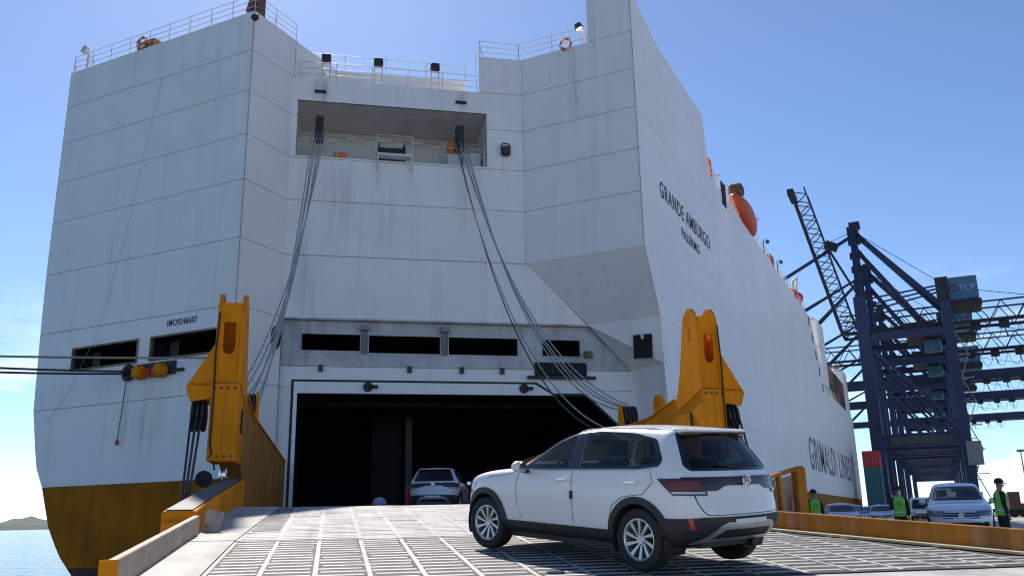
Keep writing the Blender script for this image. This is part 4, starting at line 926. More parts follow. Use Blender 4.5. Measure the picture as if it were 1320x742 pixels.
def cut_wheels(me):
    for x in (0, 2.65):
        b = MB(); b.lathe([(0,-1.2),(.37,-1.2),(.37,1.2),(0,1.2)], (x,0,.335), (0,1,0), 40); me = boolean(me, b.mesh('cut', [M['black']]), 'DIFFERENCE')
    return me
def ringpoly(x, r0, r1, a0=-.30, a1=math.pi+.30, n=26):
    o = [(x+r1*math.cos(a0+(a1-a0)*i/n), .335+r1*math.sin(a0+(a1-a0)*i/n)) for i in range(n+1)]
    i_ = [(x+r0*math.cos(a1-(a1-a0)*i/n), .335+r0*math.sin(a1-(a1-a0)*i/n)) for i in range(n+1)]
    return o + i_
PARTS = []                                   # (name, mesh, material key, parent part index or None)
def add_part(name, me, key, par=None): 
    PARTS.append((name, smooth_by_angle(me), key, par)); return len(PARTS)-1
BODYI = add_part('body', SHELL, 'PAINT')
add_part('lower_cladding', cut_wheels(both(LOWER, off=.012, th=.02)), 'cladding')
for x in (0, 2.65):
    for s in (1, -1): add_part('arch_trim', left(ringpoly(x, .362, .435), s, off=.018, th=.055), 'cladding')
for s in (1, -1):
    tri = patch(prism_side(DLO, .3*s, 1.3*s), off=.003, th=.006)
    for poly in (F_WIN, R_WIN, Q_WIN): tri = boolean(tri, prism_side(poly, -1.4, 1.4), 'DIFFERENCE')
    ti = add_part('window_surround', tri, 'gloss_black')
    for nm_, poly in (('front_window', F_WIN), ('rear_door_window', R_WIN), ('quarter_window', Q_WIN)):
        add_part(nm_, left(poly, s, off=-.004, th=.004), 'glass')
    add_part('sill_trim', left([(2.0,.992),(0,1.042),(-.25,1.075),(-.25,1.089),(0,1.056),(2.0,1.006)], s, off=.008, th=.012), 'silver_trim')
    # door joints
    for ln in ([(1.98,.985),(2.02,.80),(2.0,.60),(1.93,.43)], [(1.02,1.02),(1.0,.7),(1.0,.43)], [(-.16,1.06),(-.22,.93),(-.10,.80),(.20,.76),(.36,.66),(.44,.43)], [(2.60,.90),(2.2,.95),(2.02,.99)]):
        o_ = [(x+.0035, z+.0025) for x, z in ln] + [(x-.0035, z-.0025) for x, z in ln[::-1]]
        add_part('door_joint', left(o_, s, off=.0015, th=.006), 'black')
    for x in (1.14, .06): 
        b = MB(); q = .872; b.tube([(x+.1,s*(q-.02),.90),(x+.075,s*(q+.028),.905),(x-.075,s*(q+.028),.915),(x-.1,s*(q-.02),.915)], .016, 8); add_part('door_handle', b.mesh('h', [M['black']], smooth=True), 'PAINT')
    # mirror
    b = MB(); b.ball((1.83,s*.965,1.045), .075,.115,.072, 16, 10); mi_ = add_part('mirror', b.mesh('mi', [M['black']], smooth=True), 'PAINT')
    b = MB(); b.tube([(1.80,s*.84,.99),(1.82,s*.93,1.0)], .028, 8); add_part('mirror_arm', b.mesh('ma', [M['black']]), 'gloss_black', mi_)
    b = MB(); b.disc((1.765,s*.965,1.045), .06, (-1,0,0), .012, 16); add_part('mirror_glass', b.mesh('mg', [M['black']]), 'chrome', mi_)
    b = MB(); b.tube([(1.15,s*.555,1.452),(1.05,s*.555,1.476),(.6,s*.55,1.501),(0,s*.535,1.487),(-.15,s*.525,1.458)], .012, 8); add_part('roof_rail', b.mesh('rr', [M['black']], smooth=True), 'PAINT')
    # lamps
    add_part('tail_lamp', boolean(patch(prism_side([(-.28,.965),(-1,.985),(-1,.80),(-.47,.80)], .55*s, 1.3*s), off=.010, th=.016), prism_end([(-2,.5),(2,.5),(2,1.2),(-2,1.2)], -1.3, .2), 'INTERSECT'), 'lamp_red')
    add_part('tail_lamp_inner', patch(prism_side([(-.455,.838),(-1,.838),(-1,.818),(-.47,.818)], .58*s, 1.3*s), off=.016, th=.012), 'lamp_clear')
    add_part('tail_lamp_glow', patch(prism_side([(-.40,.945),(-1,.945),(-1,.855),(-.46,.855)], .62*s, 1.3*s), off=.016, th=.012), 'tail_red')
    add_part('door_guard', left([(1.03,.79),(.985,.79),(.985,.70),(1.03,.70)], s, off=.012, th=.02), 'black')
    add_part('headlamp', boolean(patch(prism_side([(2.82,.83),(3.5,.80),(3.5,.67),(3.0,.69)], .25*s, 1.3*s), off=.006, th=.012), prism_end([(s*.42,.6),(s*1.2,.6),(s*1.2,.95),(s*.42,.95)], 2.6, 3.8), 'INTERSECT'), 'headlamp')
    add_part('fog_lamp', fronty(roundpoly([(s*.52,.42),(s*.70,.44),(s*.70,.56),(s*.52,.52)], .03), off=.008, th=.02), 'gloss_black')
    b = rear([(s*.70,.465),(s*.735,.465),(s*.765,.57),(s*.74,.575)], off=.022, th=.02); add_part('rear_reflector', b, 'reflector')
add_part('tail_lamp_bar', rear(roundpoly([(-.74,.845),(-.42,.845),(-.30,.895),(.30,.895),(.42,.845),(.74,.845),(.76,.985),(-.76,.985)], .02), off=.012, th=.02), 'lamp_dark')
add_part('tailgate_joint', boolean(rear(roundpoly([(-.60,.60),(.60,.60),(.67,.72),(.70,.86),(-.70,.86),(-.67,.72)], .05), off=.0015, th=.006), prism_end(roundpoly([(-.592,.608),(.592,.608),(.662,.724),(.692,.90),(-.692,.90),(-.662,.724)], .05), -1.4, 0), 'DIFFERENCE'), 'black')
add_part('rear_window', rear(R_GLASS, off=-.004, th=.004), 'glass_dark')
RS = roundpoly([(-.66,1.045),(.66,1.045),(.69,1.10),(.54,1.46),(-.54,1.46),(-.69,1.10)], .05)
t_ = boolean(rear(RS, off=.003, th=.006), prism_end(R_GLASS, -1.4, 0), 'DIFFERENCE'); add_part('rear_window_surround', t_, 'gloss_black')
add_part('windscreen', patch(prism_end(W_GLASS, 1.2, 2.6), off=-.004, th=.004), 'glass')
# spoiler
b = MB(); sp = [(-.20,1.508),(-.40,1.497),(-.445,1.478),(-.42,1.456),(-.30,1.44)]; b.prism([(x, -.52, z-.012) for x, z in sp], (0,1.04,0)); add_part('spoiler', b.mesh('sp', [M['black']], bevel=.012), 'PAINT')
b = MB(); b.prism([(-.30,-.53,1.437),(-.425,-.53,1.446),(-.42,-.53,1.43),(-.36,-.53,1.415)], (0,1.06,0)); add_part('spoiler_lip', b.mesh('sl', [M['black']]), 'gloss_black')
# bumper details
add_part('bumper_cladding', rear(roundpoly([(-.9,.20),(.9,.20),(.9,.56),(.62,.585),(-.62,.585),(-.9,.56)], .03), off=.016, th=.03), 'cladding')
sk = roundpoly([(-.62,.30),(-.44,.50),(-.36,.53),(.36,.53),(.44,.50),(.62,.30),(.52,.30),(.38,.455),(-.38,.455),(-.52,.30)], .02)
add_part('skid_trim', rear(sk, off=.026, th=.03), 'silver_trim')
add_part('skid_bar', rear(roundpoly([(-.54,.315),(.54,.315),(.50,.36),(-.50,.36)], .015), off=.03, th=.03), 'silver_trim')
add_part('plate_recess', rear(roundpoly([(-.26,.515),(.26,.515),(.26,.56),(-.26,.56)], .008), off=.034, th=.01), 'white_plastic')
0 and add_part('number_plate_hollow', rear(roundpoly([(-.27,.70),(.27,.70),(.29,.83),(-.29,.83)], .02), off=.002, th=.006), 'PAINT')
def emblem(x, z, r, sx, key='chrome'):
    b = MB(); n = 28
    for i in range(n):
        q0, q1 = 2*math.pi*i/n, 2*math.pi*(i+1)/n
        b.tube([(x, r*math.cos(q0), z+r*math.sin(q0)), (x, r*math.cos(q1), z+r*math.sin(q1))], r*.09, 6, cap=False)
    def st(pts):
        for a, c in zip(pts, pts[1:]): b.bar((x, a[0]*r, z+a[1]*r), (x, c[0]*r, z+c[1]*r), r*.14)
    st([(-.36,.92),(0,.12),(.36,.92)]); st([(-.80,.52),(-.38,-.80),(0,-.02),(.38,-.80),(.80,.52)])
    add_part('emblem', b.mesh('em', [M['black']]), key)
emblem(-.788, .94, .062, -1); emblem(3.425, .70, .065, 1)
b = MB(); b.tube([(-.69,-.02,1.065),(-.66,.32,1.12)], .009, 6); add_part('rear_wiper', b.mesh('rw', [M['black']]), 'black')
# front face
add_part('upper_grille', fronty(roundpoly([(-.47,.62),(.47,.62),(.47,.765),(-.47,.765)], .02), off=.006, th=.02), 'gloss_black')
for z in (.66, .725): add_part('grille_bar', fronty([(-.46,z-.006),(.46,z-.006),(.46,z+.006),(-.46,z+.006)], off=.014, th=.02), 'chrome')
add_part('lower_grille', fronty(roundpoly([(-.60,.34),(.60,.34),(.50,.53),(-.50,.53)], .03), off=.012, th=.02), 'gloss_black')
add_part('front_plate', fronty(roundpoly([(-.22,.56),(.22,.56),(.22,.64),(-.22,.64)], .008), off=.01, th=.02), 'white_plastic')
add_part('front_skid', fronty(roundpoly([(-.55,.27),(.55,.27),(.48,.32),(-.48,.32)], .01), off=.02, th=.03), 'silver_trim')
# cabin
b = MB(); b.box(-.45,2.6,-.70,.70,.30,.36); b.box(1.66,2.05,-.68,.68,.62,.98); add_part('cabin_floor', b.mesh('cf', [M['black']]), 'seat')
def seat_mesh(x, y, w_):
    b = MB(); b.prism([(x-.15,y-w_,.45),(x+.35,y-w_,.48),(x+.35,y-w_,.62),(x-.12,y-w_,.58)], (0,2*w_,0)); b.prism([(x-.10,y-w_,.56),(x-.0,y-w_,.58),(x-.22,y-w_,1.16),(x-.32,y-w_,1.14)], (0,2*w_,0)); return b.mesh('seat', [M['black']], bevel=.03)
def rest_mesh(x, y):
    b = MB(); b.box(x-.36,x-.27,y-.13,y+.13,1.18,1.36); b.tube([(x-.31,y-.06,1.1),(x-.31,y-.06,1.2)], .012, 6); return b.mesh('rest', [M['black']], bevel=.03)
for y in (.36, -.36):
    si = add_part('front_seat', seat_mesh(1.05, y, .24), 'seat'); add_part('headrest', rest_mesh(1.05, y), 'seat', si)
si = add_part('rear_seat', seat_mesh(.28, 0, .58), 'seat')
for y in (.4, -.4): add_part('headrest', rest_mesh(.28, y), 'seat', si)
b = MB(); n = 24; c = Vector((1.58,.36,.98)); ax = Vector((-.85,0,.5)).normalized(); a_ = Vector((0,1,0)); bb = ax.cross(a_)
b.tube([c+(a_*math.cos(2*math.pi*i/n)+bb*math.sin(2*math.pi*i/n))*.18 for i in range(n+1)], .016, 8, cap=False); b.bar(c-a_*.17, c+a_*.17, .04); b.bar(c, c-bb*.17, .04); b.tube([c, c-ax*.25], .03, 8); add_part('steering_wheel', b.mesh('sw', [M['black']], smooth=True), 'seat')
b = MB(); b.box(1.38,1.41,-.12,.12,1.30,1.37); add_part('inner_mirror', b.mesh('im', [M['black']]), 'black')
# wheel wells and underbody
for x in (0, 2.65):
    for sy in (1, -1):
        b = MB(); n = 22; an = [R(-25)+R(230)*i/n for i in range(n+1)]; vs = []
        for y in (.50, .86): vs += [(x+.366*math.cos(q), sy*y, .335+.366*math.sin(q)) for q in an]
        b.add(vs, [(i, i+1, n+2+i, n+1+i) for i in range(n)]); b.add(vs[:n+1], [tuple(range(n+1))])
        add_part('wheel_well', b.mesh('ww', [M['black']]), 'black')
b = MB(); b.box(.38,2.27,-.74,.74,.19,.25); b.box(-.55,.4,-.5,.5,.26,.31); b.box(-.06,.06,-.6,.6,.2,.27); b.tube([(-.6,-.35,.27),(-.2,-.35,.26)], .04, 8); add_part('underbody', b.mesh('ub', [M['black']]), 'black')
def tyre_mesh(): b = MB(); b.lathe([(.215,-.09),(.235,-.10),(.295,-.105),(.318,-.095),(.326,-.06),(.326,.06),(.318,.095),(.295,.105),(.235,.10),(.215,.09),(.215,-.09)], (0,0,0), (0,1,0), 44); return b.mesh('tyre', [M['rubber']], smooth=True)
def rim_mesh():
    b = MB(); b.lathe([(.21,-.08),(.21,.085),(.218,.098),(.208,.10),(.198,.085),(.195,-.07)], (0,0,0), (0,1,0), 44)
    b.lathe([(0,.075),(.045,.078),(.055,.065),(.058,.03)], (0,0,0), (0,1,0), 20)
    for k in range(10):
        q = 2*math.pi*k/10 + math.pi/2; q0 = q - .28; r0, r1, tw = .045, .203, .013
        a = Vector((math.cos(q0)*r0, .066, math.sin(q0)*r0)); c = Vector((math.cos(q)*r1, .088, math.sin(q)*r1)); tn = Vector((-math.sin(q),0,math.cos(q))); dn = Vector((0,.03,0))
        b.add([a-tn*tw*.7, a+tn*tw*.7, c+tn*tw*1.55, c-tn*tw*1.55, a-tn*tw-dn, a+tn*tw-dn, c+tn*tw*1.7-dn, c-tn*tw*1.7-dn], [(0,1,2,3),(0,4,5,1),(1,5,6,2),(2,6,7,3),(3,7,4,0)])
    return b.mesh('rim', [M['alloy']], smooth=False)
def disc_mesh(): b = MB(); b.lathe([(0,-.02),(.15,-.02),(.15,.0),(0,.0)], (0,0,0), (0,1,0), 28); b.lathe([(.15,-.05),(.205,-.05),(.205,-.045),(.15,-.045)], (0,0,0), (0,1,0), 28); return b.mesh('disc', [M['dark_steel']])
TYRE, RIM, DISC = tyre_mesh(), rim_mesh(), disc_mesh()
CACHE = {}
def car(name, base, fwd, up, paint, label, group=None, cat='car', scale=1.0, skip=(), steer=0.0):
    """base: ground point under the rear axle"""
    fwd = Vector(fwd).normalized(); up = Vector(up).normalized(); lf = up.cross(fwd).normalized(); fwd = lf.cross(up)
    root = empty(name, (0,0,0), label=label, cat=cat, group=group)
    m4 = Matrix((fwd, lf, up)).transposed().to_4x4() @ Matrix.Diagonal(scale if isinstance(scale, tuple) else (scale,)*3).to_4x4(); m4.translation = Vector(base); root.matrix_world = m4
    objs = []
    for (nm_, me, key, par) in PARTS:
        if nm_ in skip: objs.append(None); continue
        k = (id(me), paint if key == 'PAINT' else key)
        if k not in CACHE:
            c = me.copy(); c.materials.clear(); c.materials.append(M[paint if key == 'PAINT' else key]); 
            for p in c.polygons: p.material_index = 0
            CACHE[k] = c
        objs.append(link(nm_, CACHE[k], objs[par] if par is not None else root))
    for x in (0, 2.65):
        for s in (1, -1):
            t = link('wheel', TYRE, root); t.location = (x, s*.745, .326); t.rotation_euler = (0, random.uniform(0,6), (0 if s > 0 else math.pi) + (steer if x > 1 else 0))
            link('rim', RIM, t); link('brake_disc', DISC, t)
    return root
# the white crossover on the ramp
SLN = Vector((-math.sin(RA)*math.cos(0)*.0875*-1*-1, 0, 0))
axr = RW4.to_3x3() @ Vector((0,1,0)); upn = (Vector((0,0,1)) - axr*.0875).normalized()
hd = R(-65.0); fw = Vector((math.sin(hd), math.cos(hd), 0)); fw = (fw - upn*fw.dot(upn)).normalized()
s_c, l_c = 9.47, 3.95
base = RW4 @ Vector((l_c, s_c, rz(s_c)+.026))
car('white_car', base, fw, upn, 'paint_white', 'white compact crossover car with black cladding driving up the ramp', steer=.10)

# ------------------------------------------------------------------ quay cranes
def crane(Y, lab, truss=True, raised=False, ztop=55.0, house='mid', seed=0, dy=13.0, txt=False, nbr=True):
    root = empty('quay_crane', (-2.5, Y, 0), label=lab, cat='crane', group='blue quay cranes in a row')
    CM = Matrix.Translation((2.5, -Y, 0))
    def B(): return MB(CM)
    xw, xl, y0, y1 = -9.6, 4.6, Y, Y+dy; G0, G1 = 34.0, 37.4
    bl, dk = M['crane_blue'], M['crane_dark']
    for x in (xw, xl):
        for y in (y0, y1):
            b = B(); wd = (1.05 if (x == xw and y == y0 and raised) else .55) if x == xw else (.85 if y == y0 and raised else .55)
            b.prism([(x-wd,y-.8,2.6),(x+wd,y-.8,2.6),(x+wd,y+.8,2.6),(x-wd,y+.8,2.6)], (0,0,(40 if x == xw else 41.5)-2.6)); lg = b.build('leg', bl, root)
            b = B(); b.box(x-.9,x+.9,y-3.2,y+3.2,.9,1.6)
            for k in range(4): b.disc((x-.35,y-2.6+k*1.7,.5), .45, (1,0,0), .7, 14)
            b.build('bogie', dk, lg)
    for x in (xw, xl): b = B(); b.box(x-1.2,x+1.2,y0-2,y1+2,1.7,4.0); b.build('sill_beam', bl, root)
    for y in (y0, y1): b = B(); b.box(xw,xl,y-.6,y+.6,12.2,14.4); b.build('portal_beam', bl, root)
    for y in (y0, y1):
        b = B(); b.bar((xw,y,31.5),(xl,y,14.6),.5,.5); b.bar((xw,y,25.5),(xl-5,y,14.6),.3,.3); b.build('diagonal_brace', bl, root)
        b = B(); b.box(xw,xl,y-.5,y+.5,31.6,32.9); b.build('cross_beam', bl, root)
    for x in (xw, xl): b = B(); b.box(x-.4,x+.4,y0,y1,31.4,32.6); b.build('tie_beam', bl, root)
        # mast
    ym = (y0+y1)/2
    for y in (y0, y1): b = B(); b.bar((xw,y,40),(xw,ym+(y-ym)*.25,ztop),1.0); b.build('mast_leg', bl, root)
    b = B(); b.box(xw-1,xw+1,ym-2,ym+2,ztop-1.2,ztop+.4); b.box(xw-.6,xw+1.4,ym-1,ym+1,ztop+.4,ztop+1.6); b.build('mast_head', dk, root)
    for k in range(5): b = B(); z = 41+k*2.8; b.bar((xw-1,ym-2,z),(xw+1.3,ym-2,z),.12,1.4); b.build('landing', dk, root)
    # stays
    xe = 24.0
    for y in (ym-2.5, ym+2.5):
        b = B(); b.bar((xw+.3,ym,ztop-.5),(xl-.3,y,G1),.85); b.build('back_stay', bl, root)
        b = B(); b.bar((xw+.3,ym,ztop-4),(xl-4,y,G0+1),.7); b.build('back_stay', bl, root)
    b = B(); b.tube([(xw,ym,ztop),(xl+1,ym,41.5),(xe-2,ym,G1)], .06, 6); b.build('stay_cable', dk, root)
    # girder
    yr = (ym-3.0, ym+3.0)
    def run(a, c, up, name, bays):
        """a truss of two side frames between points a and c; up: vector to the top chord"""
        a = Vector(a); c = Vector(c); up = Vector(up); out = []
        for s in (-3.0, 3.0):
            o = Vector((0, s, 0))
            b = B(); b.bar(a+o, c+o, .45, .5); q = b.build('bottom_chord', dk, root)
            b = B(); b.bar(a+o+up, c+o+up, .26, .28); b.build('top_chord', dk, root)
            if s > 0 and not nbr: continue
            for k in range(bays):
                p0 = a.lerp(c, k/bays)+o; p1 = a.lerp(c, (k+.5)/bays)+o+up; p2 = a.lerp(c, (k+1)/bays)+o
                b = B(); b.bar(p0, p1, .16); b.build('brace', dk, root); b = B(); b.bar(p1, p2, .16); b.build('brace', dk, root)
        for k in range(0, bays+1, 2):
            p = a.lerp(c, k/bays); b = B(); b.bar(p+Vector((0,-3,0)), p+Vector((0,3,0)), .3); b.build('cross_tie', dk, root)
    hinge = Vector((-13.6, ym, G0))
    if truss: run((hinge.x,ym,G0), (xe,ym,G0), (0,0,G1-G0), 'girder', 9)
    else:
        for s in (-2.2, 2.2): b = B(); b.box(hinge.x,xe+14,ym+s-.7,ym+s+.7,33.4,36.0); b.build('box_girder', bl, root)
    if raised:
        d = Vector((-6.4,0,29.5)).normalized(); nrm_ = Vector((d.z,0,-d.x)); run(hinge, hinge+d*31, nrm_*2.7, 'boom', 10)
        b = B(); t = hinge+d*31; b.box(t.x-.7,t.x+.5,ym-3,ym+3,t.z-.6,t.z+.7); b.build('boom_tip', dk, root)
        pv = hinge+d*19+nrm_*2.7
        for s in (-2, 2): b = B(); b.bar(pv+Vector((0,s,0)), Vector((xw+.3,ym+s*.4,40)), .3); b.build('boom_tie', dk, root); 
        b = B(); b.bar(pv, pv+Vector((2.2,0,-1.2)), .9, 1.6); b.build('tie_block', dk, root)
        for s in (-1.5,): b = B(); b.bar((xw-.3,ym,ztop-1),(-24.5,ym,46.6),.55); b.build('fore_stay', bl, root)
        b = B(); b.tube([(xw,ym,ztop),pv], .06, 6); b.build('hoist_rope', dk, root)
    else:
        if truss: run((-50,ym,G0), (hinge.x,ym,G0), (0,0,G1-G0), 'boom', 9)
        else:
            for s in (-2.2, 2.2): b = B(); b.box(-52,hinge.x,ym+s-.6,ym+s+.6,33.6,35.6); b.build('box_boom', bl, root)
        for s in (-2, 2):
            b = B(); b.bar((xw,ym,ztop-.5),(-30,ym+s,36),.42); b.build('fore_stay', bl, root)
            b = B(); b.bar((xw,ym,ztop-.5),(-47,ym+s,36),.36); b.build('fore_stay', bl, root)
    # catwalks, sheds, hangers
    b = B(); b.box(hinge.x,xe,ym-4.4,ym-3.4,G0-.5,G0-.35); b.build('walkway', dk, root)
    b = B(); b.box(-2.5,2.6,ym-4.6,ym+4.6,G0-2.2,G0+.6); b.build('trolley', dk, root)
    b = B(); b.box(.2,3.2,ym-2.4,ym+.6,G0-4.6,G0-2.2); b.build('cabin', M['crane_house'] if seed % 2 == 0 else M['teal'], root, bevel=.3)
    hx = 5.4 if house == 'mid' else 8.0
    b = B(); b.box(hx-.6,hx+5.2,ym-4.2,ym+4.2,G1-.4,G1+.5); b.build('house_floor', dk, root)
    b = B(); b.prism([(hx,ym-4,G1+.6),(hx+4.9,ym-4,G1+.6),(hx+4.9,ym-4,G1+4.9),(hx,ym-4,G1+4.9)], (0,8,0)); hs = b.build('machine_house', M['crane_house'], root, bevel=.15)
    if txt:
        c = bpy.data.curves.new('lettering', 'FONT'); c.body = 'TCP'; c.size = 1.5; c.extrude = .01
        o = bpy.data.objects.new('tmp', c); COL.objects.link(o); dg = bpy.context.evaluated_depsgraph_get(); me = bpy.data.meshes.new_from_object(o.evaluated_get(dg)); bpy.data.objects.remove(o)
        m4 = Matrix(((1,0,0),(0,0,-1),(0,1,0))).to_4x4(); m4.translation = Vector((hx+1.75,ym-4.06,G1+2.3)); me.transform(CM @ m4); me.materials.clear(); me.materials.append(M['pale_blue']); link('lettering', me, hs)
        b = B(); b.disc((hx+.95,ym-4.02,G1+2.8), .68, (0,-1,0), .03, 24); lg = b.build('emblem_disc', M['crane_blue'], hs)
        b = B()
        for q in (-.3, 0, .3): b.bar((hx+.95+q,ym-4.1,G1+2.45),(hx+.95+q,ym-4.1,G1+3.2),.09)
        b.bar((hx+.6,ym-4.1,G1+2.6),(hx+1.3,ym-4.1,G1+2.6),.09); b.build('emblem_mark', M['pale_blue'], lg)
    for k in range(3): b = B(); b.bar((xw+1.3,ym,41.0-1.2*k),(xl,ym,41.5+.6*(1-k)),.28); b.build('upper_tie', bl, root)
    b = B(); b.box(xl-1.2,xl+.9,y0-.9,y0+.9,37.5,41.8); b.build('leg_head', dk, root)
    # stair runs beside the landside leg
    for k in range(7):
        z = 3+k*4.1; b = B(); s = 1 if k % 2 else -1
        b.bar((xl+1.6-.8*s,y0-.4,z),(xl+1.6+.8*s,y0-.4,z+4.1),.5,.14); b.box(xl+.6,xl+2.8,y0-.9,y0+.1,z+4.0,z+4.1); b.build('stair', M['grey_steel'], root)
    for k, x in enumerate((9, 13.5, 18, 22)): b = B(); b.box(x-.8,x+.8,ym-3.6,ym-2.6,G0-1.7,G0-.4); b.tube([(x,ym-3.1,G0-1.7),(x+.3,ym-3.1,G0-3.4)], .1, 6); b.build('cable_trolley', dk, root)
    for k in range(6): b = B(); x = 8+k*2.6; b.tube([(x+2.6*q,ym-3.4,G0-1.2-2.6*math.sin(math.pi*q)) for q in [i/8 for i in range(9)]], .05, 5); b.build('festoon_cable', dk, root)
    b = B(); b.box(xl-.2,xl+2.2,y0-1.2,y0-.8,8.5,12.5); b.build('electrical_box', M['grey_steel'], root)
    for y in (y0,): b = B(); b.box(xw+2.2,xl-2.0,y-.85,y-.76,12.4,13.9); b.build('sign_board', M['grey_box'], root)
    return root
crane(170, 'nearest blue quay crane with its lattice boom raised beside the ship', truss=True, raised=True, txt=True, seed=0)
crane(203, 'second blue quay crane with lattice girder behind the raised boom', truss=True, seed=1, house='mid', txt=True)
crane(248, 'third blue quay crane, box girder and machine house on its right', truss=False, seed=2, house='far', txt=True)
crane(296, 'fourth blue quay crane, box girder just under the third one', truss=False, seed=3, house='far')
crane(366, 'farthest blue quay crane, its girder lowest above the parked car', truss=False, seed=4, house='mid')

# ------------------------------------------------------------------ people
def person(base, yaw, label, pose='stand', helmet=None, vest_mark=True, group='dock workers in green vests', lean=0.0):
    """local: +y is the way the person faces, x to their right"""
    root = empty('person', base, yaw, label=label, cat='person', group=group)
    J = [(0,0,.95,.15,.115),(0,0,1.12,.14,.105),(0,.01,1.30,.165,.115),(0,0,1.44,.12,.09),(0,.01,1.52,.058,.06),(0,.03,1.60,.075,.09),(0,.03,1.69,.078,.095),(0,.025,1.75,.055,.07)]
    Ed = [(i, i+1) for i in range(7)]
    def chain(start, pts):
        a = start
        for p in pts: J.append(p); Ed.append((a, len(J)-1)); a = len(J)-1
        return a
    for s in (-1, 1):
        st = .06*s if pose == 'walk' else 0
        chain(0, [(s*.10,.0,.86,.12,.125),(s*.115,.02+st,.50,.092,.098),(s*.12,-.01+st*1.2,.30,.082,.088),(s*.12,-.02+st*1.5,.10,.066,.07),(s*.125,.03+st*1.5,.045,.042,.04),(s*.135,.15+st*1.5,.035,.036,.028)])
        if pose == 'stand' or s == 1: arm = [(s*.185,-.005,1.40,.078,.078),(s*.245,-.02,1.15,.062,.066),(s*.26,.03,.92,.046,.05),(s*.25,.05,.86,.025,.036)]
        else: arm = [(s*.185,-.005,1.40,.078,.078),(s*.26,-.02,1.16,.062,.066),(s*.17,.18,1.10,.046,.05),(s*.12,.23,1.11,.028,.034)]
        wr = chain(3, arm); wx, wy, wz = J[wr][:3]; dn = Vector((0,.15,-1)) if (pose == 'stand' or s == 1) else Vector((-s*.7,.6,.1)); dn.normalize()
        sd = Vector((0,1,0)) if (pose == 'stand' or s == 1) else Vector((0,0,1))
        for k, ln in enumerate((.075,.085,.08,.065)):
            o = Vector((wx,wy,wz)) + sd*(.024-.016*k); p = o + dn*.05; q = p + dn*ln*.6; r = q + (dn + Vector((-s*.5,0,0))).normalized()*ln*.45
            chain(wr, [(*p,.010,.010),(*q,.009,.009),(*r,.008,.008)])
        p = Vector((wx,wy,wz)) + sd*.035 + dn*.01; q = p + (dn+sd*.6).normalized()*.045
        chain(wr, [(*p,.011,.011),(*q,.009,.009)])
    me = bpy.data.meshes.new('body'); me.from_pydata([j[:3] for j in J], Ed, []); me.update()
    o = bpy.data.objects.new('tmp', me); COL.objects.link(o); md = o.modifiers.new('skin', 'SKIN'); md.use_smooth_shade = True
    for v, j in zip(me.skin_vertices[0].data, J): v.radius = (j[3], j[4])
    me.skin_vertices[0].data[0].use_root = True
    sb = o.modifiers.new('sub', 'SUBSURF'); sb.levels = 1; sb.render_levels = 1
    dg = bpy.context.evaluated_depsgraph_get(); r = bpy.data.meshes.new_from_object(o.evaluated_get(dg)); bpy.data.objects.remove(o)
    r.materials.clear(); r.materials.append(M['cloth_black']); r.materials.append(M['skin'])
    for p in r.polygons:
        c = p.center; hand = abs(c.x) > .2 and c.z < .90 or (pose != 'stand' and c.x < -.02 and c.y > .19)
        p.material_index = 1 if (c.z > 1.475 or hand) else 0; p.use_smooth = True
    bd = link('body', r, root)
    # vest
    b = MB(); pr = [(.185,.145,.86),(.185,.145,1.0),(.178,.14,1.12),(.195,.15,1.28),(.205,.145,1.38),(.17,.115,1.455),(.09,.085,1.49)]; n = 24; vs = []
    for (rx, ry, z) in pr:
        for i in range(n): a = 2*math.pi*i/n; vs.append((rx*math.copysign(abs(math.cos(a))**.8, math.cos(a)), .005+ry*math.copysign(abs(math.sin(a))**.9, math.sin(a)), z))
    fs = [(k*n+i, k*n+(i+1) % n, (k+1)*n+(i+1) % n, (k+1)*n+i) for k in range(len(pr)-1) for i in range(n)]
    b.add(vs, fs); ve = b.build('vest', M['vest'], root, smooth=True)
    b = MB(); vs = []
    for (rx, ry, z) in ((.190,.150,.97),(.187,.148,1.02)):
        for i in range(n): a = 2*math.pi*i/n; vs.append((rx*math.copysign(abs(math.cos(a))**.8, math.cos(a)), .005+ry*math.copysign(abs(math.sin(a))**.9, math.sin(a)), z))
    b.add(vs, [(i, (i+1) % n, n+(i+1) % n, n+i) for i in range(n)]); b.build('reflective_band', M['tape'], ve)
    if vest_mark: b = MB(); b.disc((0,-.148,1.27), .06, (0,-1,0), .006, 20); mk = b.build('back_print', M['cloth_black'], ve); b = MB(); b.disc((0,-.156,1.27), .035, (0,-1,0), .004, 16); b.build('print_ring', M['tape'], mk)
    # helmet or cap, face
    b = MB(); b.lathe([(.118,0),(.116,.05),(.10,.10),(.06,.135),(0,.145)], (0,.03,1.69), (0,0,1), 20); b.prism([(-.09,.12,1.69),(.09,.12,1.69),(.06,.20,1.68),(-.06,.20,1.68)], (0,0,.012)); b.build('helmet', M[helmet or 'cloth_black'], root, smooth=True)
    for nm_, c, rr, mk in (('nose',(0,.13,1.635),(.016,.026,.03),'skin'),('ear',(-.082,.03,1.64),(.012,.022,.035),'skin'),('ear',(.082,.03,1.64),(.012,.022,.035),'skin'),('eye',(-.032,.112,1.66),(.013,.01,.008),'cloth_black'),('eye',(.032,.112,1.66),(.013,.01,.008),'cloth_black'),('mouth',(0,.112,1.59),(.028,.008,.006),'cloth_black')):
        b = MB(); b.ball(c, *rr, 8, 6); b.build(nm_, M[mk], bd, smooth=True)
    return root
person((1.32,27.0,0), R(-70), 'worker in green vest and dark helmet standing right of the silver vehicle')
person((-1.36,31.4,0), R(8), 'worker with round back print on green vest, seen from behind between the parked cars', pose='fold')
person((-4.10,32.4,0), R(20), 'worker in green vest by the ship side, half hidden by the ramp edge plate', pose='fold')

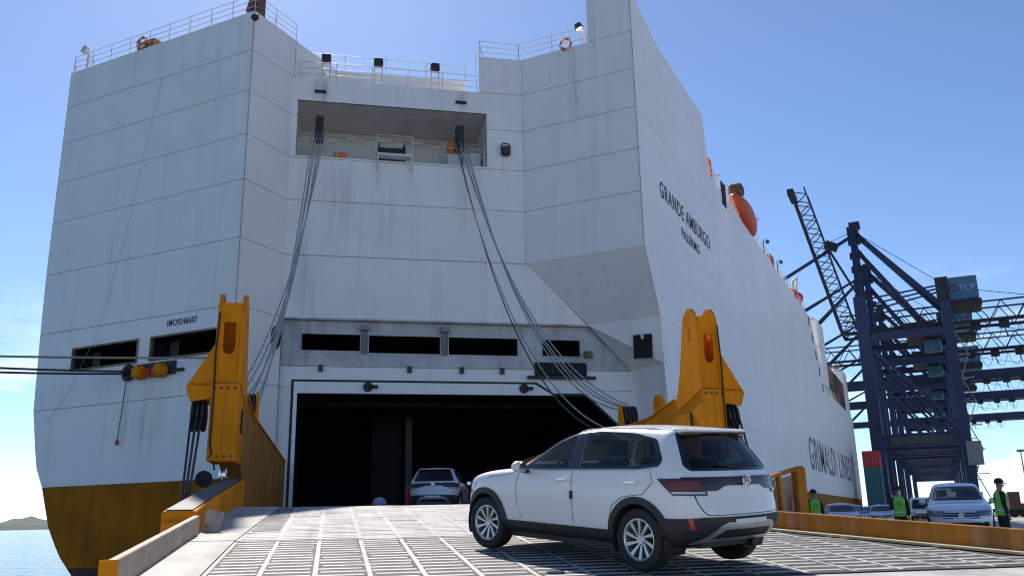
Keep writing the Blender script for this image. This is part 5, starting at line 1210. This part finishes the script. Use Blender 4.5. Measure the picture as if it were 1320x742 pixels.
# ------------------------------------------------------------------ other vehicles
car('car', RW4 @ Vector((3.55, 30.6, rz(30.6))), RW4.to_3x3() @ Vector((.26,1,-.01)), (0,0,1), 'paint_pale', 'pale silver car seen from behind, entering the dark ship door', 'cars being loaded')
car('car', (0.30,33.9,0), (.02,-1,0), (0,0,1), 'paint_pale', 'large silver vehicle facing us on the quay beside the standing worker', 'cars waiting on the quay', scale=(1.12,1.05,1.24))
car('car', (-4.0,67.5,0), (.0,-1,0), (0,0,1), 'paint_silver', 'pale car facing us far back, left of the worker with the back print', 'cars waiting on the quay')
car('car', (-5.5,53.0,0), (.25,-1,0), (0,0,1), 'paint_blue', 'nearest of the three blue cars parked by the hull', 'cars waiting on the quay')
car('car', (-5.75,58.5,0), (.25,-1,0), (0,0,1), 'paint_blue', 'middle one of the three blue cars parked by the hull', 'cars waiting on the quay')
car('car', (-6.0,65.0,0), (.25,-1,0), (0,0,1), 'paint_blue', 'farthest of the three blue cars parked by the hull', 'cars waiting on the quay')
car('car', (-5.6,80.0,0), (.0,-1,0), (0,0,1), 'paint_dark', 'dark car far back beside the crane leg', 'cars waiting on the quay')
# white van
van = empty('van', (-2.1,97,0), R(178), label='white delivery van parked far behind the silver vehicle', cat='van')
b = MB(); b.prism([(-.98,-2.6,.35),(-.98,2.7,.35),(-.98,2.75,1.0),(-.98,2.0,1.25),(-.98,1.45,2.15),(-.98,1.1,2.35),(-.98,-2.6,2.35)], (1.96,0,0)); b.build('body', M['paint_white'], van, bevel=.08)
b = MB(); b.prism([(-.82,2.03,1.27),(.82,2.03,1.27),(.75,1.49,2.12),(-.75,1.49,2.12)], (0,.02,.015)); b.build('windscreen', M['gloss_black'], van)
for s in (-1, 1):
    b = MB(); b.prism([(s*.985,.5,1.3),(s*.985,1.75,1.3),(s*.985,1.4,2.0),(s*.985,.5,2.0)], (s*.01,0,0)); b.build('window', M['gloss_black'], van)
    b = MB(); b.box(*sorted((s*.55, s*.9)), 2.72, 2.78, .8, 1.0); b.build('headlamp', M['lamp_clear'], van)
    for y in (-1.7, 1.8): b = MB(); b.lathe([(0,-.1),(.34,-.1),(.34,.1),(0,.1)], (s*.88,y,.34), (1,0,0), 20); b.build('wheel', M['rubber'], van)
b = MB(); b.box(-.95,.95,2.7,2.82,.3,.62); b.build('bumper', M['cladding'], van, bevel=.04)
b = MB(); b.box(-.6,.6,2.74,2.8,.68,.8); b.build('grille', M['gloss_black'], van)
# containers
def container(c, rz_, m, lab, group, L=6.06, W=2.44, H=2.59):
    root = empty('shipping_container', c, rz_, label=lab, cat='container', group=group)
    b = MB(); b.box(-W/2+.08,W/2-.08,-L/2+.08,L/2-.08,.1,H-.1); b.build('body', m, root)
    b = MB()
    for x in (-W/2, W/2-.12):
        for y in (-L/2, L/2-.12): b.box(x,x+.12,y,y+.12,0,H)
    for z in (0, H-.12):
        b.box(-W/2,W/2,-L/2,-L/2+.1,z,z+.12); b.box(-W/2,W/2,L/2-.1,L/2,z,z+.12); b.box(-W/2,-W/2+.1,-L/2,L/2,z,z+.12); b.box(W/2-.1,W/2,-L/2,L/2,z,z+.12)
    b.build('frame', m, root)
    b = MB(); n = 18
    for k in range(n):
        y = -L/2+.25+k*(L-.5)/n
        for x in (-W/2+.03, W/2-.08): b.box(x,x+.05,y,y+.16,.12,H-.12)
    b.build('corrugation', m, root)
    for x in (-W/2+.15, .02):
        b = MB(); b.box(x,x+W/2-.18,-L/2+.03,-L/2+.07,.14,H-.14); d = b.build('door', m, root)
        b = MB(); b.tube([(x+.25,-L/2+.01,.1),(x+.25,-L/2+.01,H-.1)], .025, 6); b.tube([(x+.75,-L/2+.01,.1),(x+.75,-L/2+.01,H-.1)], .025, 6); b.build('lock_rod', M['grey_steel'], d)
    return root
nmz = ['bottom', 'second', 'third']
for k in range(3): container((-9.7,152,2.6*k), 0, M['teal'], f'teal container, {nmz[k]} of the stack at the bow', 'containers stacked at the bow')
container((-9.7,152,7.8), 0, M['red'], 'bright red container on top of the stack at the bow', 'containers stacked at the bow')
for k, (x, y, z, m_, nm2) in enumerate(((15.0,248,0,'brown_box','lower brown container at the right edge of the yard'),(15.0,248,2.6,'brown_box','upper brown container at the right edge of the yard'),(12.3,255,0,'grey_box','dark grey container left of the brown stack'),(18.5,262,0,'brown_box','brown container behind the brown stack'))):
    container((x,y,z), R(90) if k == 3 else 0, M[m_], nm2, 'containers in the yard')
# truck with trailer
tk = empty('truck', (6.2,140,0), R(90), label='dark flatbed truck trailer standing across the yard', cat='truck')
b = MB(); b.box(-1.2,1.2,-4,4,.95,1.2); b.box(-.5,-.3,-4,4,.7,.95); b.box(.3,.5,-4,4,.7,.95); b.build('flatbed', M['black'], tk)
b = MB(); b.prism([(-1.2,4.3,.6),(-1.2,6.2,.6),(-1.2,6.2,1.8),(-1.2,5.9,2.9),(-1.2,4.3,2.9)], (2.4,0,0)); b.build('cab', M['paint_dark'], tk, bevel=.08)
b = MB(); b.prism([(-1.05,6.22,1.85),(1.05,6.22,1.85),(1.0,5.97,2.7),(-1.0,5.97,2.7)], (0,.02,0)); b.build('windscreen', M['gloss_black'], tk)
for s in (-1, 1):
    for y in (-3.2, -2.1, 2.6, 5.4): b = MB(); b.lathe([(0,-.14),(.48,-.14),(.5,-.1),(.5,.1),(.48,.14),(0,.14)], (s*1.0,y,.5), (1,0,0), 20); b.build('wheel', M['rubber'], tk)
# cones, light mast, yard gantry
def cone(c, lab):
    r = empty('traffic_cone', c, label=lab, cat='cone', group='traffic cones on the quay')
    b = MB(); b.box(-.19,.19,-.19,.19,0,.04); b.build('base', M['rubber'], r); b = MB(); b.lathe([(.15,.04),(.03,.72),(0,.73)], (0,0,0), (0,0,1), 18); b.build('cone_body', M['orange'], r, smooth=True)
    b = MB(); b.lathe([(.112,.28),(.082,.45)], (0,0,0), (0,0,1), 18); b.build('white_band', M['white_plastic'], r, smooth=True); return r
for k, (x, y) in enumerate(((-1.35,45),(-1.75,47),(-1.25,49.5),(1.83,26.4))):
    cone((x,y,0), ['nearest traffic cone between the pale car and the silver vehicle','middle traffic cone between the pale car and the silver vehicle','farthest traffic cone between the pale car and the silver vehicle','traffic cone at the right edge of the photo'][k])
lm = empty('light_mast', (22,300,0), label='tall thin light mast far off in the yard', cat='light mast')
b = MB(); b.tube([(0,0,0),(0,0,18)], [.3,.15], 10); b.build('pole', M['grey_steel'], lm); b = MB(); b.lathe([(.2,-.5),(1.1,-.4),(1.1,.2),(.2,.3)], (0,0,18), (0,0,1), 14); b.build('lamp_head', M['grey_steel'], lm)
gy = empty('yard_gantry', (26,210,0), label='dark yard gantry crane at the far right edge', cat='crane')
b = MB(); b.box(-8,8,-.6,.6,15,16.8); b.build('beam', M['crane_dark'], gy)
for x in (-7.4, 7.4): b = MB(); b.box(x-.5,x+.5,-.5,.5,0,15); b.build('leg', M['crane_blue'], gy)
b = MB(); b.box(-3,0,-1,1,13.2,15); b.build('trolley', M['crane_dark'], gy)
# low domed thing on the ship's deck just behind the ramp crest
mv = empty('mushroom_vent', RW(1.75, 33, rz(33)), label='small pale blue domed object behind the ramp crest in the dark door', cat='vent')
b = MB(); b.lathe([(.27,0),(.25,.12),(.17,.22),(0,.27)], (0,0,.38), (0,0,1), 18); b.build('dome', M['pale_blue'], mv, smooth=True); b = MB(); b.lathe([(.12,0),(.12,.4)], (0,0,0), (0,0,1), 14); b.build('stem', M['pale_blue'], mv)
rp = empty('hydrant_post', RW(2.62, 31.2, rz(31.2)), label='thin red post standing left of the pale silver car in the door', cat='post')
b = MB(); b.tube([(0,0,0),(0,0,.75)], .05, 10); b.build('post_body', M['red'], rp); b = MB(); b.lathe([(0,0),(.085,0),(.085,.14),(0,.18)], (0,0,.75), (0,0,1), 12); b.build('post_cap', M['red'], rp)
